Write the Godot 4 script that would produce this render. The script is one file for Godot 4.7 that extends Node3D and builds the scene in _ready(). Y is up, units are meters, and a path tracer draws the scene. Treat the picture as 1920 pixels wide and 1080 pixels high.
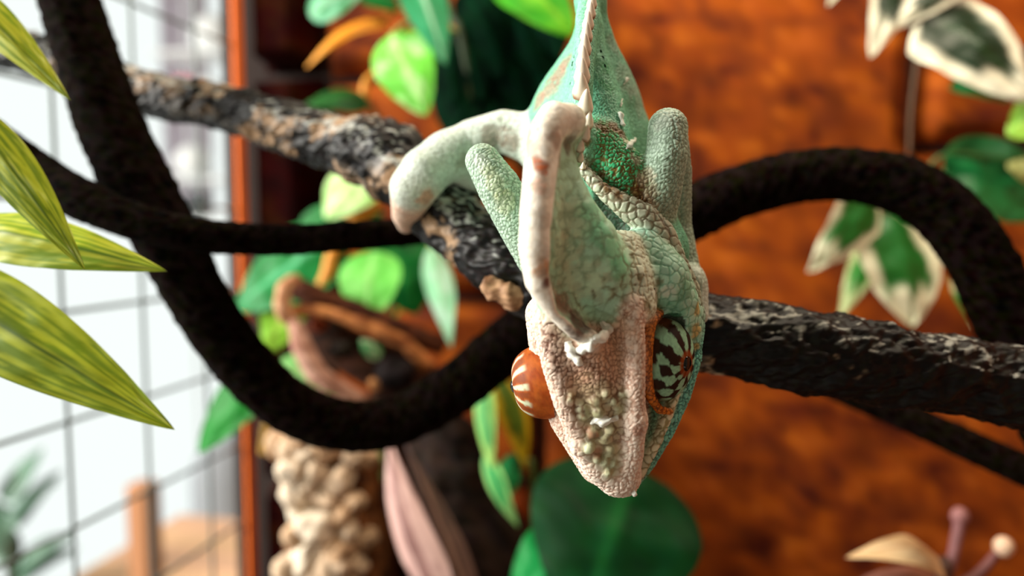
extends Node3D
# A veiled chameleon climbing head-down over a bark branch in a planted enclosure: wire mesh on the left, cork slabs behind.

const FOCAL := 1350.0            # focal length in pixels of a 1920 x 1080 frame
var cam_at := Vector3(0.0, 0.42, 0.0)
var cam_basis := Basis(Vector3.UP, deg_to_rad(12.1)) * Basis(Vector3.RIGHT, deg_to_rad(-4.6))
const WINDOW := Vector3(-1.72, 1.15, 0.42)   # middle of the room window that gives the daylight
var taken := {}
var noise_a := FastNoiseLite.new()
var noise_b := FastNoiseLite.new()
var noise_c := FastNoiseLite.new()
var cell_edge := FastNoiseLite.new()
var cell_value := FastNoiseLite.new()


func _ready() -> void:
	camera_and_light()
	setup_noise()
	enclosure()
	beyond_the_mesh()
	branches()
	chameleon()
	front_plant()
	back_plants()
	right_plants()
	forest_litter()


func camera_and_light() -> void:
	var cam := Camera3D.new()
	cam.name = "camera"
	cam.transform = Transform3D(cam_basis, cam_at)
	cam.fov = rad_to_deg(2.0 * atan(540.0 / FOCAL))
	cam.near = 0.02
	cam.far = 40.0
	var lens := CameraAttributesPhysical.new()
	lens.frustum_focal_length = 30.0
	lens.exposure_aperture = 7.0
	lens.frustum_focus_distance = 0.149
	cam.attributes = lens
	add_child(cam)
	lens.frustum_near = 0.02
	lens.frustum_far = 40.0
	cam.current = true

	var env := Environment.new()
	env.background_mode = Environment.BG_COLOR
	env.background_color = Color(0.955, 0.985, 0.972)
	env.background_energy_multiplier = 1.0
	env.tonemap_mode = Environment.TONE_MAPPER_LINEAR
	env.tonemap_exposure = 1.06
	env.sdfgi_enabled = true
	env.ssao_enabled = true
	env.ssil_enabled = true
	var we := WorldEnvironment.new()
	we.name = "environment"
	we.environment = env
	add_child(we)

	# the terrarium tube under the roof of the enclosure (its glowing tube is built in enclosure())
	var tube := AreaLight3D.new()
	tube.name = "roof_tube"
	tube.area_size = Vector2(0.46, 0.03)
	tube.light_color = Color(1.0, 0.93, 0.82)
	tube.light_energy = 0.16
	tube.shadow_enabled = true
	tube.transform = Transform3D(Basis(Vector3.RIGHT, deg_to_rad(-90.0)), Vector3(0.08, 0.716, -0.26))
	add_child(tube)

	# daylight from the window on the left of the room
	var win := AreaLight3D.new()
	win.name = "window_daylight"
	win.area_size = Vector2(1.1, 1.1)
	win.light_color = Color(1.0, 0.985, 0.95)
	win.light_energy = 11.5
	win.shadow_enabled = true
	win.look_at_from_position(WINDOW + Vector3(0.05, 0, 0), WINDOW + Vector3(1, 0, 0))
	add_child(win)


func setup_noise() -> void:
	noise_a.seed = 11
	noise_a.noise_type = FastNoiseLite.TYPE_SIMPLEX_SMOOTH
	noise_a.frequency = 1.0
	noise_a.fractal_octaves = 3
	noise_b.seed = 47
	noise_b.noise_type = FastNoiseLite.TYPE_SIMPLEX_SMOOTH
	noise_b.frequency = 1.0
	noise_b.fractal_octaves = 4
	noise_c.seed = 5
	noise_c.noise_type = FastNoiseLite.TYPE_SIMPLEX_SMOOTH
	noise_c.frequency = 1.0
	noise_c.fractal_type = FastNoiseLite.FRACTAL_RIDGED
	noise_c.fractal_octaves = 3
	for n in [cell_edge, cell_value]:
		n.seed = 23
		n.noise_type = FastNoiseLite.TYPE_CELLULAR
		n.frequency = 1.0
		n.fractal_type = FastNoiseLite.FRACTAL_NONE
		n.cellular_distance_function = FastNoiseLite.DISTANCE_EUCLIDEAN
		n.cellular_jitter = 0.9
	cell_edge.cellular_return_type = FastNoiseLite.RETURN_DISTANCE2_SUB
	cell_value.cellular_return_type = FastNoiseLite.RETURN_CELL_VALUE


# ---------------------------------------------------------------- helpers
func at(px: float, py: float, depth: float) -> Vector3:
	# the point of the place that lies `depth` metres in front of the lens on that line of sight
	return cam_at + cam_basis * Vector3((px - 960.0) / FOCAL * depth, -(py - 540.0) / FOCAL * depth, -depth)


func on_plane(px: float, py: float, plane: Plane) -> Vector3:
	var hit = plane.intersects_ray(cam_at, (at(px, py, 1.0) - cam_at).normalized())
	return hit if hit != null else at(px, py, 1.0)


func rgb(r: float, g: float, b: float) -> Color:
	return Color(r / 255.0, g / 255.0, b / 255.0).srgb_to_linear()


func mat(roughness: float, specular := 0.5, tinted := true) -> StandardMaterial3D:
	var m := StandardMaterial3D.new()
	m.vertex_color_use_as_albedo = tinted
	m.roughness = roughness
	m.metallic_specular = specular
	return m


func plain(r: float, g: float, b: float, roughness := 0.7) -> StandardMaterial3D:
	var m := mat(roughness, 0.5, false)
	m.albedo_color = Color(r / 255.0, g / 255.0, b / 255.0)
	return m


func numbered(called: String) -> String:
	var n: int = taken.get(called, 0)
	taken[called] = n + 1
	return called if n == 0 else "%s_%03d" % [called, n]


func tag(o: Node3D, label: String, category: String, group := "", kind := "") -> Node3D:
	o.set_meta("label", label)
	if category:
		o.set_meta("category", category)
	if group:
		o.set_meta("group", group)
	if kind:
		o.set_meta("kind", kind)
	return o


func thing(called: String, where: Vector3, label: String, category: String, group := "", kind := "") -> Node3D:
	var o := Node3D.new()
	o.name = numbered(called)
	o.position = where
	add_child(o)
	return tag(o, label, category, group, kind)


func structure(called: String, where := Vector3.ZERO) -> Node3D:
	var o := Node3D.new()
	o.name = called
	o.position = where
	o.set_meta("kind", "structure")
	add_child(o)
	return o


func part(called: String, mesh: Mesh, m: Material, parent: Node3D, where := Transform3D.IDENTITY) -> MeshInstance3D:
	var o := MeshInstance3D.new()
	o.name = called
	o.mesh = mesh
	o.material_override = m
	o.transform = where
	o.cast_shadow = GeometryInstance3D.SHADOW_CASTING_SETTING_DOUBLE_SIDED
	parent.add_child(o, true)
	return o


func solid(v: PackedVector3Array, idx: PackedInt32Array, c := PackedColorArray()) -> ArrayMesh:
	var n := PackedVector3Array()
	n.resize(v.size())
	for t in range(0, idx.size(), 3):
		var a := idx[t]
		var b := idx[t + 1]
		var d := idx[t + 2]
		var f := (v[d] - v[a]).cross(v[b] - v[a])
		n[a] += f
		n[b] += f
		n[d] += f
	for i in n.size():
		n[i] = n[i].normalized()
	var arrays := []
	arrays.resize(Mesh.ARRAY_MAX)
	arrays[Mesh.ARRAY_VERTEX] = v
	arrays[Mesh.ARRAY_NORMAL] = n
	arrays[Mesh.ARRAY_INDEX] = idx
	if c.size():
		arrays[Mesh.ARRAY_COLOR] = c
	var m := ArrayMesh.new()
	m.add_surface_from_arrays(Mesh.PRIMITIVE_TRIANGLES, arrays)
	return m


func box(size: Vector3, bevel := 0.0) -> ArrayMesh:
	# a box with chamfered edges, flat shaded
	var st := SurfaceTool.new()
	st.begin(Mesh.PRIMITIVE_TRIANGLES)
	st.set_smooth_group(-1)
	var h := size * 0.5
	var b := minf(bevel, minf(h.x, minf(h.y, h.z)) * 0.6)
	var quads := []
	for axis in 3:
		for s in [-1.0, 1.0]:
			var q := []
			for k in 4:
				var u := (-1.0 if k == 0 or k == 3 else 1.0)
				var w := (-1.0 if k < 2 else 1.0)
				var p := Vector3.ZERO
				p[axis] = s * h[axis]
				p[(axis + 1) % 3] = u * (h[(axis + 1) % 3] - b)
				p[(axis + 2) % 3] = w * (h[(axis + 2) % 3] - b)
				q.append(p)
			quads.append(q)
	if b > 0.0:
		for axis in 3:
			var i := (axis + 1) % 3
			var j := (axis + 2) % 3
			for s in [-1.0, 1.0]:
				for t in [-1.0, 1.0]:
					var q := []
					for k in 4:
						var p := Vector3.ZERO
						p[axis] = (-1.0 if k == 0 or k == 3 else 1.0) * (h[axis] - b)
						p[i] = s * (h[i] if k < 2 else h[i] - b)
						p[j] = t * (h[j] - b if k < 2 else h[j])
						q.append(p)
					quads.append(q)
	for q in quads:
		var mid: Vector3 = (q[0] + q[1] + q[2] + q[3]) * 0.25
		var f: Vector3 = (q[2] - q[0]).cross(q[1] - q[0])
		var order := [0, 1, 2, 0, 2, 3] if f.dot(mid) > 0.0 else [0, 2, 1, 0, 3, 2]
		for k in order:
			st.add_vertex(q[k])
	if b > 0.0:
		for x in [-1.0, 1.0]:
			for y in [-1.0, 1.0]:
				for z in [-1.0, 1.0]:
					var s := Vector3(x, y, z)
					var p := [s * Vector3(h.x, h.y - b, h.z - b), s * Vector3(h.x - b, h.y, h.z - b), s * Vector3(h.x - b, h.y - b, h.z)]
					var f: Vector3 = (p[2] - p[0]).cross(p[1] - p[0])
					for k in ([0, 1, 2] if f.dot(s) > 0.0 else [0, 2, 1]):
						st.add_vertex(p[k])
	st.generate_normals()
	return st.commit()


func smooth_path(points: Array, step: float) -> Array:
	# Catmull-Rom through [position, radius] pairs: returns [positions, radii]
	var ps := PackedVector3Array()
	var rs := PackedFloat32Array()
	for i in points.size() - 1:
		var p0: Vector3 = points[maxi(i - 1, 0)][0]
		var p1: Vector3 = points[i][0]
		var p2: Vector3 = points[i + 1][0]
		var p3: Vector3 = points[mini(i + 2, points.size() - 1)][0]
		var n := maxi(2, int(ceil(p1.distance_to(p2) / step)))
		for k in n:
			var t := float(k) / n
			ps.append(p1.cubic_interpolate(p2, p0, p3, t))
			rs.append(lerpf(points[i][1], points[i + 1][1], smoothstep(0.0, 1.0, t)))
	ps.append(points[-1][0])
	rs.append(points[-1][1])
	return [ps, rs]


func sweep(points: Array, step: float, sides: int, origin: Vector3, relief: Callable, tint: Callable) -> ArrayMesh:
	# a closed tube along a smooth path; relief(p, angle, along) is added to the radius, tint(p, angle, along, normal) gives the colour
	var path := smooth_path(points, step)
	var ps: PackedVector3Array = path[0]
	var rs: PackedFloat32Array = path[1]
	var v := PackedVector3Array()
	var c := PackedColorArray()
	var idx := PackedInt32Array()
	var side := Vector3.UP
	var along := 0.0
	for i in ps.size():
		var t := (ps[mini(i + 1, ps.size() - 1)] - ps[maxi(i - 1, 0)]).normalized()
		if i == 0 and absf(t.dot(side)) > 0.9:
			side = Vector3.RIGHT
		side = (side - t * side.dot(t)).normalized()
		var other := t.cross(side)
		if i > 0:
			along += ps[i].distance_to(ps[i - 1])
		for k in sides:
			var a := TAU * k / sides
			var n := side * cos(a) + other * sin(a)
			var p := ps[i] + n * rs[i]
			p += n * relief.call(p, a, along)
			v.append(p - origin)
			c.append(tint.call(p, a, along, n))
	for i in ps.size() - 1:
		for k in sides:
			var a := i * sides + k
			var b := i * sides + (k + 1) % sides
			idx.append_array([a, a + sides, b, b, a + sides, b + sides])
	for e in 2:
		var row := 0 if e == 0 else (ps.size() - 1) * sides
		v.append(ps[0 if e == 0 else -1] - origin)
		c.append(c[row])
		for k in sides:
			var a := row + k
			var b := row + (k + 1) % sides
			idx.append_array([v.size() - 1, a, b] if e == 0 else [v.size() - 1, b, a])
	return solid(v, idx, c)


func rod(a: Vector3, b: Vector3, r: float, sides := 8) -> ArrayMesh:
	return sweep([[a, r], [b, r]], a.distance_to(b), sides, Vector3.ZERO, func(_p, _a, _l): return 0.0, func(_p, _a, _l, _n): return Color.WHITE)


func lathe(profile: Array, sides: int, tint = null) -> ArrayMesh:
	# profile: [radius, height] from bottom to top, turned about y
	var v := PackedVector3Array()
	var c := PackedColorArray()
	var idx := PackedInt32Array()
	for i in profile.size():
		for k in sides:
			var a := TAU * k / sides
			v.append(Vector3(cos(a) * profile[i][0], profile[i][1], sin(a) * profile[i][0]))
			if tint != null:
				c.append(tint.call(float(i) / (profile.size() - 1), a))
	for i in profile.size() - 1:
		for k in sides:
			var a := i * sides + k
			var b := i * sides + (k + 1) % sides
			idx.append_array([a, b, a + sides, b, b + sides, a + sides])
	return solid(v, idx, c)


# ---------------------------------------------------------------- the enclosure
var mesh_x := 0.0
var back_z := -0.42


func slab(parent: Node3D, x0: float, x1: float, y0: float, y1: float, front: float, thick: float, tone: Color, dark: Color, m: Material, rough := 0.0016, joined_right_below := -1.0, joined_left := false) -> void:
	# one cork slab: an uneven front with rounded edges, standing on the back wall
	var nu := maxi(6, int((x1 - x0) / 0.006))
	var nv := maxi(6, int((y1 - y0) / 0.006))
	var v := PackedVector3Array()
	var c := PackedColorArray()
	var idx := PackedInt32Array()
	for j in nv + 1:
		for i in nu + 1:
			var x := lerpf(x0, x1, float(i) / nu)
			var y := lerpf(y0, y1, float(j) / nv)
			var to_left := 1.0 if joined_left else x - x0
			var to_right := 1.0 if y < joined_right_below else x1 - x
			var edge := minf(minf(to_left, to_right), minf(y - y0, y1 - y))
			var z := front + rough * (noise_a.get_noise_3d(x * 55.0, y * 70.0, 3.0) + 0.8 * noise_b.get_noise_3d(x * 140.0, y * 150.0, 9.0))
			z -= 0.005 * pow(1.0 - clampf(edge / 0.007, 0.0, 1.0), 2.0)
			if j == 0 or j == nv or (i == 0 and not joined_left) or (i == nu and y >= joined_right_below):
				z = front - thick
			v.append(Vector3(x, y, z))
			var k := 0.46 + 0.8 * noise_b.get_noise_3d(x * 30.0 + 4.0, y * 46.0, 1.0) + 0.3 * noise_a.get_noise_3d(x * 80.0, y * 110.0, 6.0)
			var amber := Color(minf(tone.r * 1.5, 0.9), tone.g * 2.6, tone.b * 4.0)
			c.append(dark.lerp(tone, clampf(k, 0.0, 1.0)).lerp(amber, 0.3 * smoothstep(0.55, 1.1, k)))
	for j in nv:
		for i in nu:
			var a := j * (nu + 1) + i
			idx.append_array([a, a + nu + 1, a + 1, a + 1, a + nu + 1, a + nu + 2])
	part("cork_slab", solid(v, idx, c), m, parent)


func enclosure() -> void:
	var corner := at(117, 587, 0.32)
	mesh_x = corner.x
	var wall := Plane(Vector3(0, 0, 1), back_z)
	var cork := mat(0.85, 0.3)
	var fl := structure("floor")
	part("floor_panel", box(Vector3(0.86, 0.02, 0.62), 0.002), plain(70, 45, 28, 0.9), fl, Transform3D(Basis.IDENTITY, Vector3(0.14, -0.01, -0.17)))
	var ce := structure("ceiling")
	part("roof_panel", box(Vector3(0.86, 0.02, 0.46), 0.002), plain(60, 40, 26, 0.9), ce, Transform3D(Basis.IDENTITY, Vector3(0.14, 0.76, -0.25)))
	var wr := structure("wall_right")
	part("side_panel", box(Vector3(0.02, 0.76, 0.46), 0.002), plain(120, 58, 20, 0.9), wr, Transform3D(Basis.IDENTITY, Vector3(0.40, 0.375, -0.25)))

	# back wall: a dark backing board with cork slabs set on it, open joints between them
	var wb := structure("wall_back")
	part("backing_board", box(Vector3(0.70, 0.78, 0.02), 0.002), plain(34, 18, 10, 0.95), wb, Transform3D(Basis.IDENTITY, Vector3(0.06, 0.38, back_z - 0.024)))
	var X := func(px: float) -> float: return on_plane(px, 400, wall).x
	var Y := func(px: float, py: float) -> float: return on_plane(px, py, wall).y
	var tone := rgb(166, 76, 12)
	var dark := rgb(66, 18, 3)
	var g := 0.0022
	var left: Array = [[-0.02, Y.call(800, 905)], [Y.call(800, 905), Y.call(800, 560)], [Y.call(800, 560), Y.call(800, 135)], [Y.call(800, 135), 0.75]]
	for r in left:
		slab(wb, X.call(602) + g, X.call(1005) - g, maxf(r[0], 0.0) + g, r[1] - g, back_z, 0.014, tone, dark, cork)
	var seam: float = Y.call(1800, 272)
	slab(wb, X.call(1005) + g, X.call(1712) - g, g, 0.748, back_z, 0.014, tone, dark, cork, 0.0016, seam)
	slab(wb, X.call(1712) - g, 0.39, g, seam - g, back_z, 0.014, tone, dark, cork, 0.0016, -1.0, true)
	slab(wb, X.call(1712) + g, 0.39, seam + g, 0.748, back_z, 0.014, tone, dark, cork)

	# dark corner post of stacked blocks; an added orange strip paints its daylit edge
	var post := structure("trim_1")
	var blocks: Array = [[0.0, Y.call(540, 905)], [Y.call(540, 905), Y.call(540, 560)], [Y.call(540, 560), Y.call(540, 135)], [Y.call(540, 135), 0.75]]
	var bm := mat(0.9, 0.15)
	for b in blocks:
		slab(post, mesh_x + 0.0058, X.call(602) - g, b[0] + g, b[1] - g, back_z + 0.012, 0.026, rgb(48, 16, 5), rgb(24, 8, 3), bm, 0.001)
	var strip := structure("added_trim_2")
	part("daylit_strip", box(Vector3(0.003, 0.76, 0.009), 0.001), plain(255, 118, 10, 0.6), strip, Transform3D(Basis.IDENTITY, Vector3(mesh_x + 0.004, 0.37, back_z + 0.0155)))

	# welded wire mesh: the left side
	var wires := structure("wall_left")
	var wm := plain(104, 118, 116, 0.45)
	wm.metallic = 0.3
	for k in range(-4, 3):
		var z := corner.z + 0.05 * -k
		if z < back_z + 0.03 or z > 0.02:
			continue
		part("wire", rod(Vector3(mesh_x, 0.0, z), Vector3(mesh_x, 0.75, z), 0.0009), wm, wires)
	for k in range(-8, 7):
		var y := corner.y + 0.05 * k
		if y < 0.0 or y > 0.75:
			continue
		part("wire", rod(Vector3(mesh_x - 0.0018, y, back_z + 0.01), Vector3(mesh_x - 0.0018, y, -0.06), 0.0010), wm, wires)

	# terrarium tube lamp hanging under the roof
	var lamp := thing("tube_lamp", Vector3(0.08, 0.75, -0.26), "long fluorescent tube lamp fixed under the roof of the enclosure", "lamp")
	part("housing", box(Vector3(0.50, 0.016, 0.05), 0.003), plain(220, 220, 216, 0.5), lamp, Transform3D(Basis.IDENTITY, Vector3(0, -0.008, 0)))
	var glow := plain(255, 244, 226, 0.4)
	glow.emission_enabled = true
	glow.emission = Color(1.0, 0.93, 0.82)
	glow.emission_energy_multiplier = 1.0
	part("tube", rod(Vector3(-0.23, -0.024, 0), Vector3(0.23, -0.024, 0), 0.008, 16), glow, lamp)


func beyond_the_mesh() -> void:
	# the bright room on the far side of the wire mesh, two metres and more away
	var ground := structure("floor_room")
	part("room_floor", box(Vector3(3.4, 0.04, 5.0), 0.01), plain(226, 222, 214, 0.7), ground, Transform3D(Basis.IDENTITY, Vector3(-0.1, -0.87, -0.6)))
	# the photographer's side of the room: plain painted walls and ceiling, open to the daylight on the left
	var wf := structure("wall_front")
	part("wall_board", box(Vector3(3.4, 2.7, 0.1), 0.0), plain(104, 94, 82, 0.9), wf, Transform3D(Basis.IDENTITY, Vector3(-0.1, 0.5, 1.95)))
	var ws := structure("wall_room_right")
	part("wall_board", box(Vector3(0.1, 2.7, 5.0), 0.0), plain(104, 94, 82, 0.9), ws, Transform3D(Basis.IDENTITY, Vector3(1.55, 0.5, -0.6)))
	var wc := structure("ceiling_room")
	part("ceiling_board", box(Vector3(3.4, 0.1, 5.0), 0.0), plain(120, 114, 104, 0.9), wc, Transform3D(Basis.IDENTITY, Vector3(-0.1, 1.9, -0.6)))
	var wn := structure("window_1", WINDOW)
	var pane := plain(235, 242, 245, 0.2)
	pane.emission_enabled = true
	pane.emission = Color(0.96, 0.99, 1.0)
	pane.emission_energy_multiplier = 1.2
	part("pane", box(Vector3(0.01, 1.1, 1.1), 0.0), pane, wn)
	for s in [-1.0, 1.0]:
		part("window_frame", box(Vector3(0.05, 0.06, 1.22), 0.004), plain(235, 235, 232, 0.5), wn, Transform3D(Basis.IDENTITY, Vector3(0, 0.58 * s, 0)))
		part("window_frame", box(Vector3(0.05, 1.22, 0.06), 0.004), plain(235, 235, 232, 0.5), wn, Transform3D(Basis.IDENTITY, Vector3(0, 0, 0.58 * s)))
	var stand := thing("enclosure_stand", Vector3(0.14, -0.85, -0.17), "low wooden stand that carries the enclosure", "stand")
	part("cabinet", box(Vector3(0.84, 0.83, 0.60), 0.004), plain(120, 80, 52, 0.7), stand, Transform3D(Basis.IDENTITY, Vector3(0, 0.415, 0)))
	var curtain := thing("curtain", at(355, 400, 2.0) * Vector3(1, 0, 1) + Vector3(0, -0.85, 0), "mauve-grey cloth hanging far behind the wire mesh, upper left", "curtain")
	var low := at(355, 405, 2.0).y + 0.85
	var high := 2.68
	var v := PackedVector3Array()
	var idx := PackedInt32Array()
	var w := 0.135
	for j in 2:
		for i in 41:
			var s := (i / 40.0 - 0.5) * w
			v.append(Vector3(s, low if j == 0 else high, 0.012 * sin(i * 0.9)))
	for i in 40:
		idx.append_array([i, i + 41, i + 1, i + 1, i + 41, i + 42])
	var off := v.size()
	for i in off:
		v.append(v[i] + Vector3(0, 0, -0.004))
	for i in 40:
		idx.append_array([off + i, off + i + 1, off + i + 41, off + i + 1, off + i + 42, off + i + 41])
	part("drape", solid(v, idx), plain(205, 198, 208, 0.9), curtain)
	var rail := rod(Vector3(-0.2, high + 0.01, 0), Vector3(0.2, high + 0.01, 0), 0.012, 10)
	part("rail", rail, plain(120, 116, 120, 0.4), curtain)

	# a slim white plant stand with round white pots, and a pink flower pot
	var rack := thing("etagere", at(398, 400, 1.72) * Vector3(1, 0, 1) + Vector3(0, -0.85, 0), "slim white metal shelf stand behind the added orange strip", "shelf stand")
	var white := plain(238, 240, 240, 0.5)
	var levels := [at(400, 108, 1.72).y, at(400, 200, 1.72).y, at(400, 336, 1.72).y, at(400, 408, 1.72).y]
	for dx in [-0.1, 0.1]:
		part("upright", rod(Vector3(dx, 0, -0.06), Vector3(dx, 1.95, -0.06), 0.003, 8), white, rack)
	for y in levels:
		part("shelf", box(Vector3(0.22, 0.008, 0.12), 0.002), white, rack, Transform3D(Basis.IDENTITY, Vector3(0, y + 0.85 - 0.004, 0)))
	var globe := []
	for i in 15:
		var a := PI * i / 14.0
		globe.append([0.052 * maxf(sin(a), 0.25 if i == 0 else 0.02), -0.05 * cos(a)])
	var items := [[400, 56, 1.72, 1.0, 0, "round white globe vase on the top shelf of the white stand"], [388, 160, 1.72, 0.7, 0, "small white vase below the round globe vase"], [362, 290, 1.72, 0.82, 0, "round white bowl on the third shelf of the white stand"], [352, 170, 1.72, 0.66, 1, "pink pot beside the small white vase"], [372, 378, 1.72, 0.6, 2, "dark grey tin on the lowest shelf of the white stand"]]
	for it in items:
		var p := at(it[0], it[1], it[2])
		var best := -9.0
		for y in levels:
			if y < p.y and y > best:
				best = y
		p.y = best + 0.05 * it[3] * 0.97
		var o := thing(["globe_vase", "pink_pot", "grey_tin"][it[4]], p - Vector3(0, 0.05 * it[3], 0), it[5], "vase" if it[4] == 0 else ("pot" if it[4] == 1 else "tin"))
		var shape: Array = globe if it[4] == 0 else [[0.001, -0.05], [0.036, -0.05], [0.046, 0.045], [0.046, 0.05], [0.04, 0.05], [0.034, -0.03], [0.001, -0.03]]
		part("body", lathe(shape, 28), plain(250, 252, 252, 0.4) if it[4] == 0 else (plain(226, 128, 138, 0.5) if it[4] == 1 else plain(58, 62, 68, 0.5)), o, Transform3D(Basis.from_scale(Vector3.ONE * it[3]), Vector3(0, 0.05 * it[3], 0)))

	# pale armchair back and a wooden bench, low on the left
	var chair := thing("tub_chair", at(428, 920, 1.5) * Vector3(1, 0, 1) + Vector3(0, -0.85, 0), "rounded pale grey tub chair behind the wire mesh", "chair")
	var top := at(428, 812, 1.5).y + 0.85
	part("backrest", lathe([[0.001, 0.40], [0.07, 0.40], [0.074, 0.42], [0.072, top - 0.09], [0.064, top - 0.05], [0.048, top - 0.02], [0.025, top - 0.005], [0.001, top]], 28), plain(168, 172, 178, 0.9), chair)
	for k in 3:
		var a := TAU * k / 3.0
		part("leg", rod(Vector3(cos(a) * 0.045, 0, sin(a) * 0.045), Vector3(cos(a) * 0.04, 0.41, sin(a) * 0.04), 0.008, 8), plain(90, 70, 52, 0.6), chair)
	var bench_at := at(395, 1060, 1.15)
	var bench := thing("wooden_bench", Vector3(bench_at.x, -0.85, bench_at.z), "pale wooden bench top low behind the wire mesh", "bench")
	var bt := bench_at.y + 0.85 + 0.03
	for k in 4:
		part("board", box(Vector3(0.30, 0.02, 0.058), 0.003), plain(236 - 6 * (k % 2), 186 - 8 * (k % 2), 140, 0.7), bench, Transform3D(Basis.IDENTITY, Vector3(0.03, bt, 0.12 - 0.06 * k)))
	for dx in [-0.08, 0.14]:
		for dz in [-0.03, 0.10]:
			part("leg", box(Vector3(0.03, bt - 0.01, 0.03), 0.003), plain(190, 130, 84, 0.7), bench, Transform3D(Basis.IDENTITY, Vector3(dx, (bt - 0.01) * 0.5, dz)))
	var pole_at := at(268, 905, 0.9)
	var pole := thing("wooden_post", Vector3(pole_at.x, -0.85, pole_at.z), "square brown wooden post end behind the lower wire mesh", "post")
	part("shaft", box(Vector3(0.03, pole_at.y + 0.85, 0.03), 0.003), plain(186, 128, 86, 0.7), pole, Transform3D(Basis.IDENTITY, Vector3(0, (pole_at.y + 0.85) * 0.5, 0)))

	# leafy plant at the lower left, out of focus behind the mesh
	var fp := at(20, 1010, 0.95)
	var fern := thing("pot_plant", Vector3(fp.x, -0.85, fp.z), "dark green leafy plant outside the mesh, lower left corner", "plant")
	part("trunk", rod(Vector3.ZERO, Vector3(0, fp.y + 0.85, 0), 0.008, 8), plain(70, 80, 60, 0.8), fern)
	var lm := leaf_mat(0.25, 0.5)
	var rng := RandomNumberGenerator.new()
	rng.seed = 9
	for k in 11:
		var a := rng.randf() * TAU
		var b := Vector3(0, fp.y + 0.85 - 0.06 + 0.012 * k, 0)
		var t := b + Vector3(cos(a) * 0.075, 0.03 + 0.03 * rng.randf(), sin(a) * 0.075)
		leaf(fern, b, t, 0.036, Vector3.UP + Vector3(0, 0, 0.6), 0.1, 0.01, "ovate", [rgb(84, 124, 100), rgb(120, 150, 130), rgb(130, 160, 135), "plain"], lm)



# ---------------------------------------------------------------- branch and vines
func spine_points(list: Array) -> Array:
	# [px, py, depth in mm, radius in mm]
	return list.map(func(q): return [at(q[0], q[1], q[2] * 0.001), q[3] * 0.001])


var branch_line := [[-100, 60, 290, 8], [150, 128, 268, 8], [240, 165, 260, 8], [330, 186, 253, 7.6], [430, 204, 245, 7.6], [540, 240, 234, 8.6], [630, 268, 224, 8.8], [690, 285, 217, 10.8], [740, 308, 211, 11.2], [800, 365, 203, 9.2], [880, 440, 194, 8.8], [960, 505, 186, 9.2], [1060, 555, 181, 9.4], [1180, 595, 179, 9.4], [1320, 622, 177, 9.5], [1400, 636, 176, 9.7], [1500, 655, 175, 10.2], [1600, 674, 174, 10.3], [1700, 690, 174, 9.8], [1800, 705, 174, 9.3], [1920, 732, 175, 9.8], [2080, 775, 178, 10], [2400, 850, 190, 10.5], [2900, 960, 210, 11]]


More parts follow.
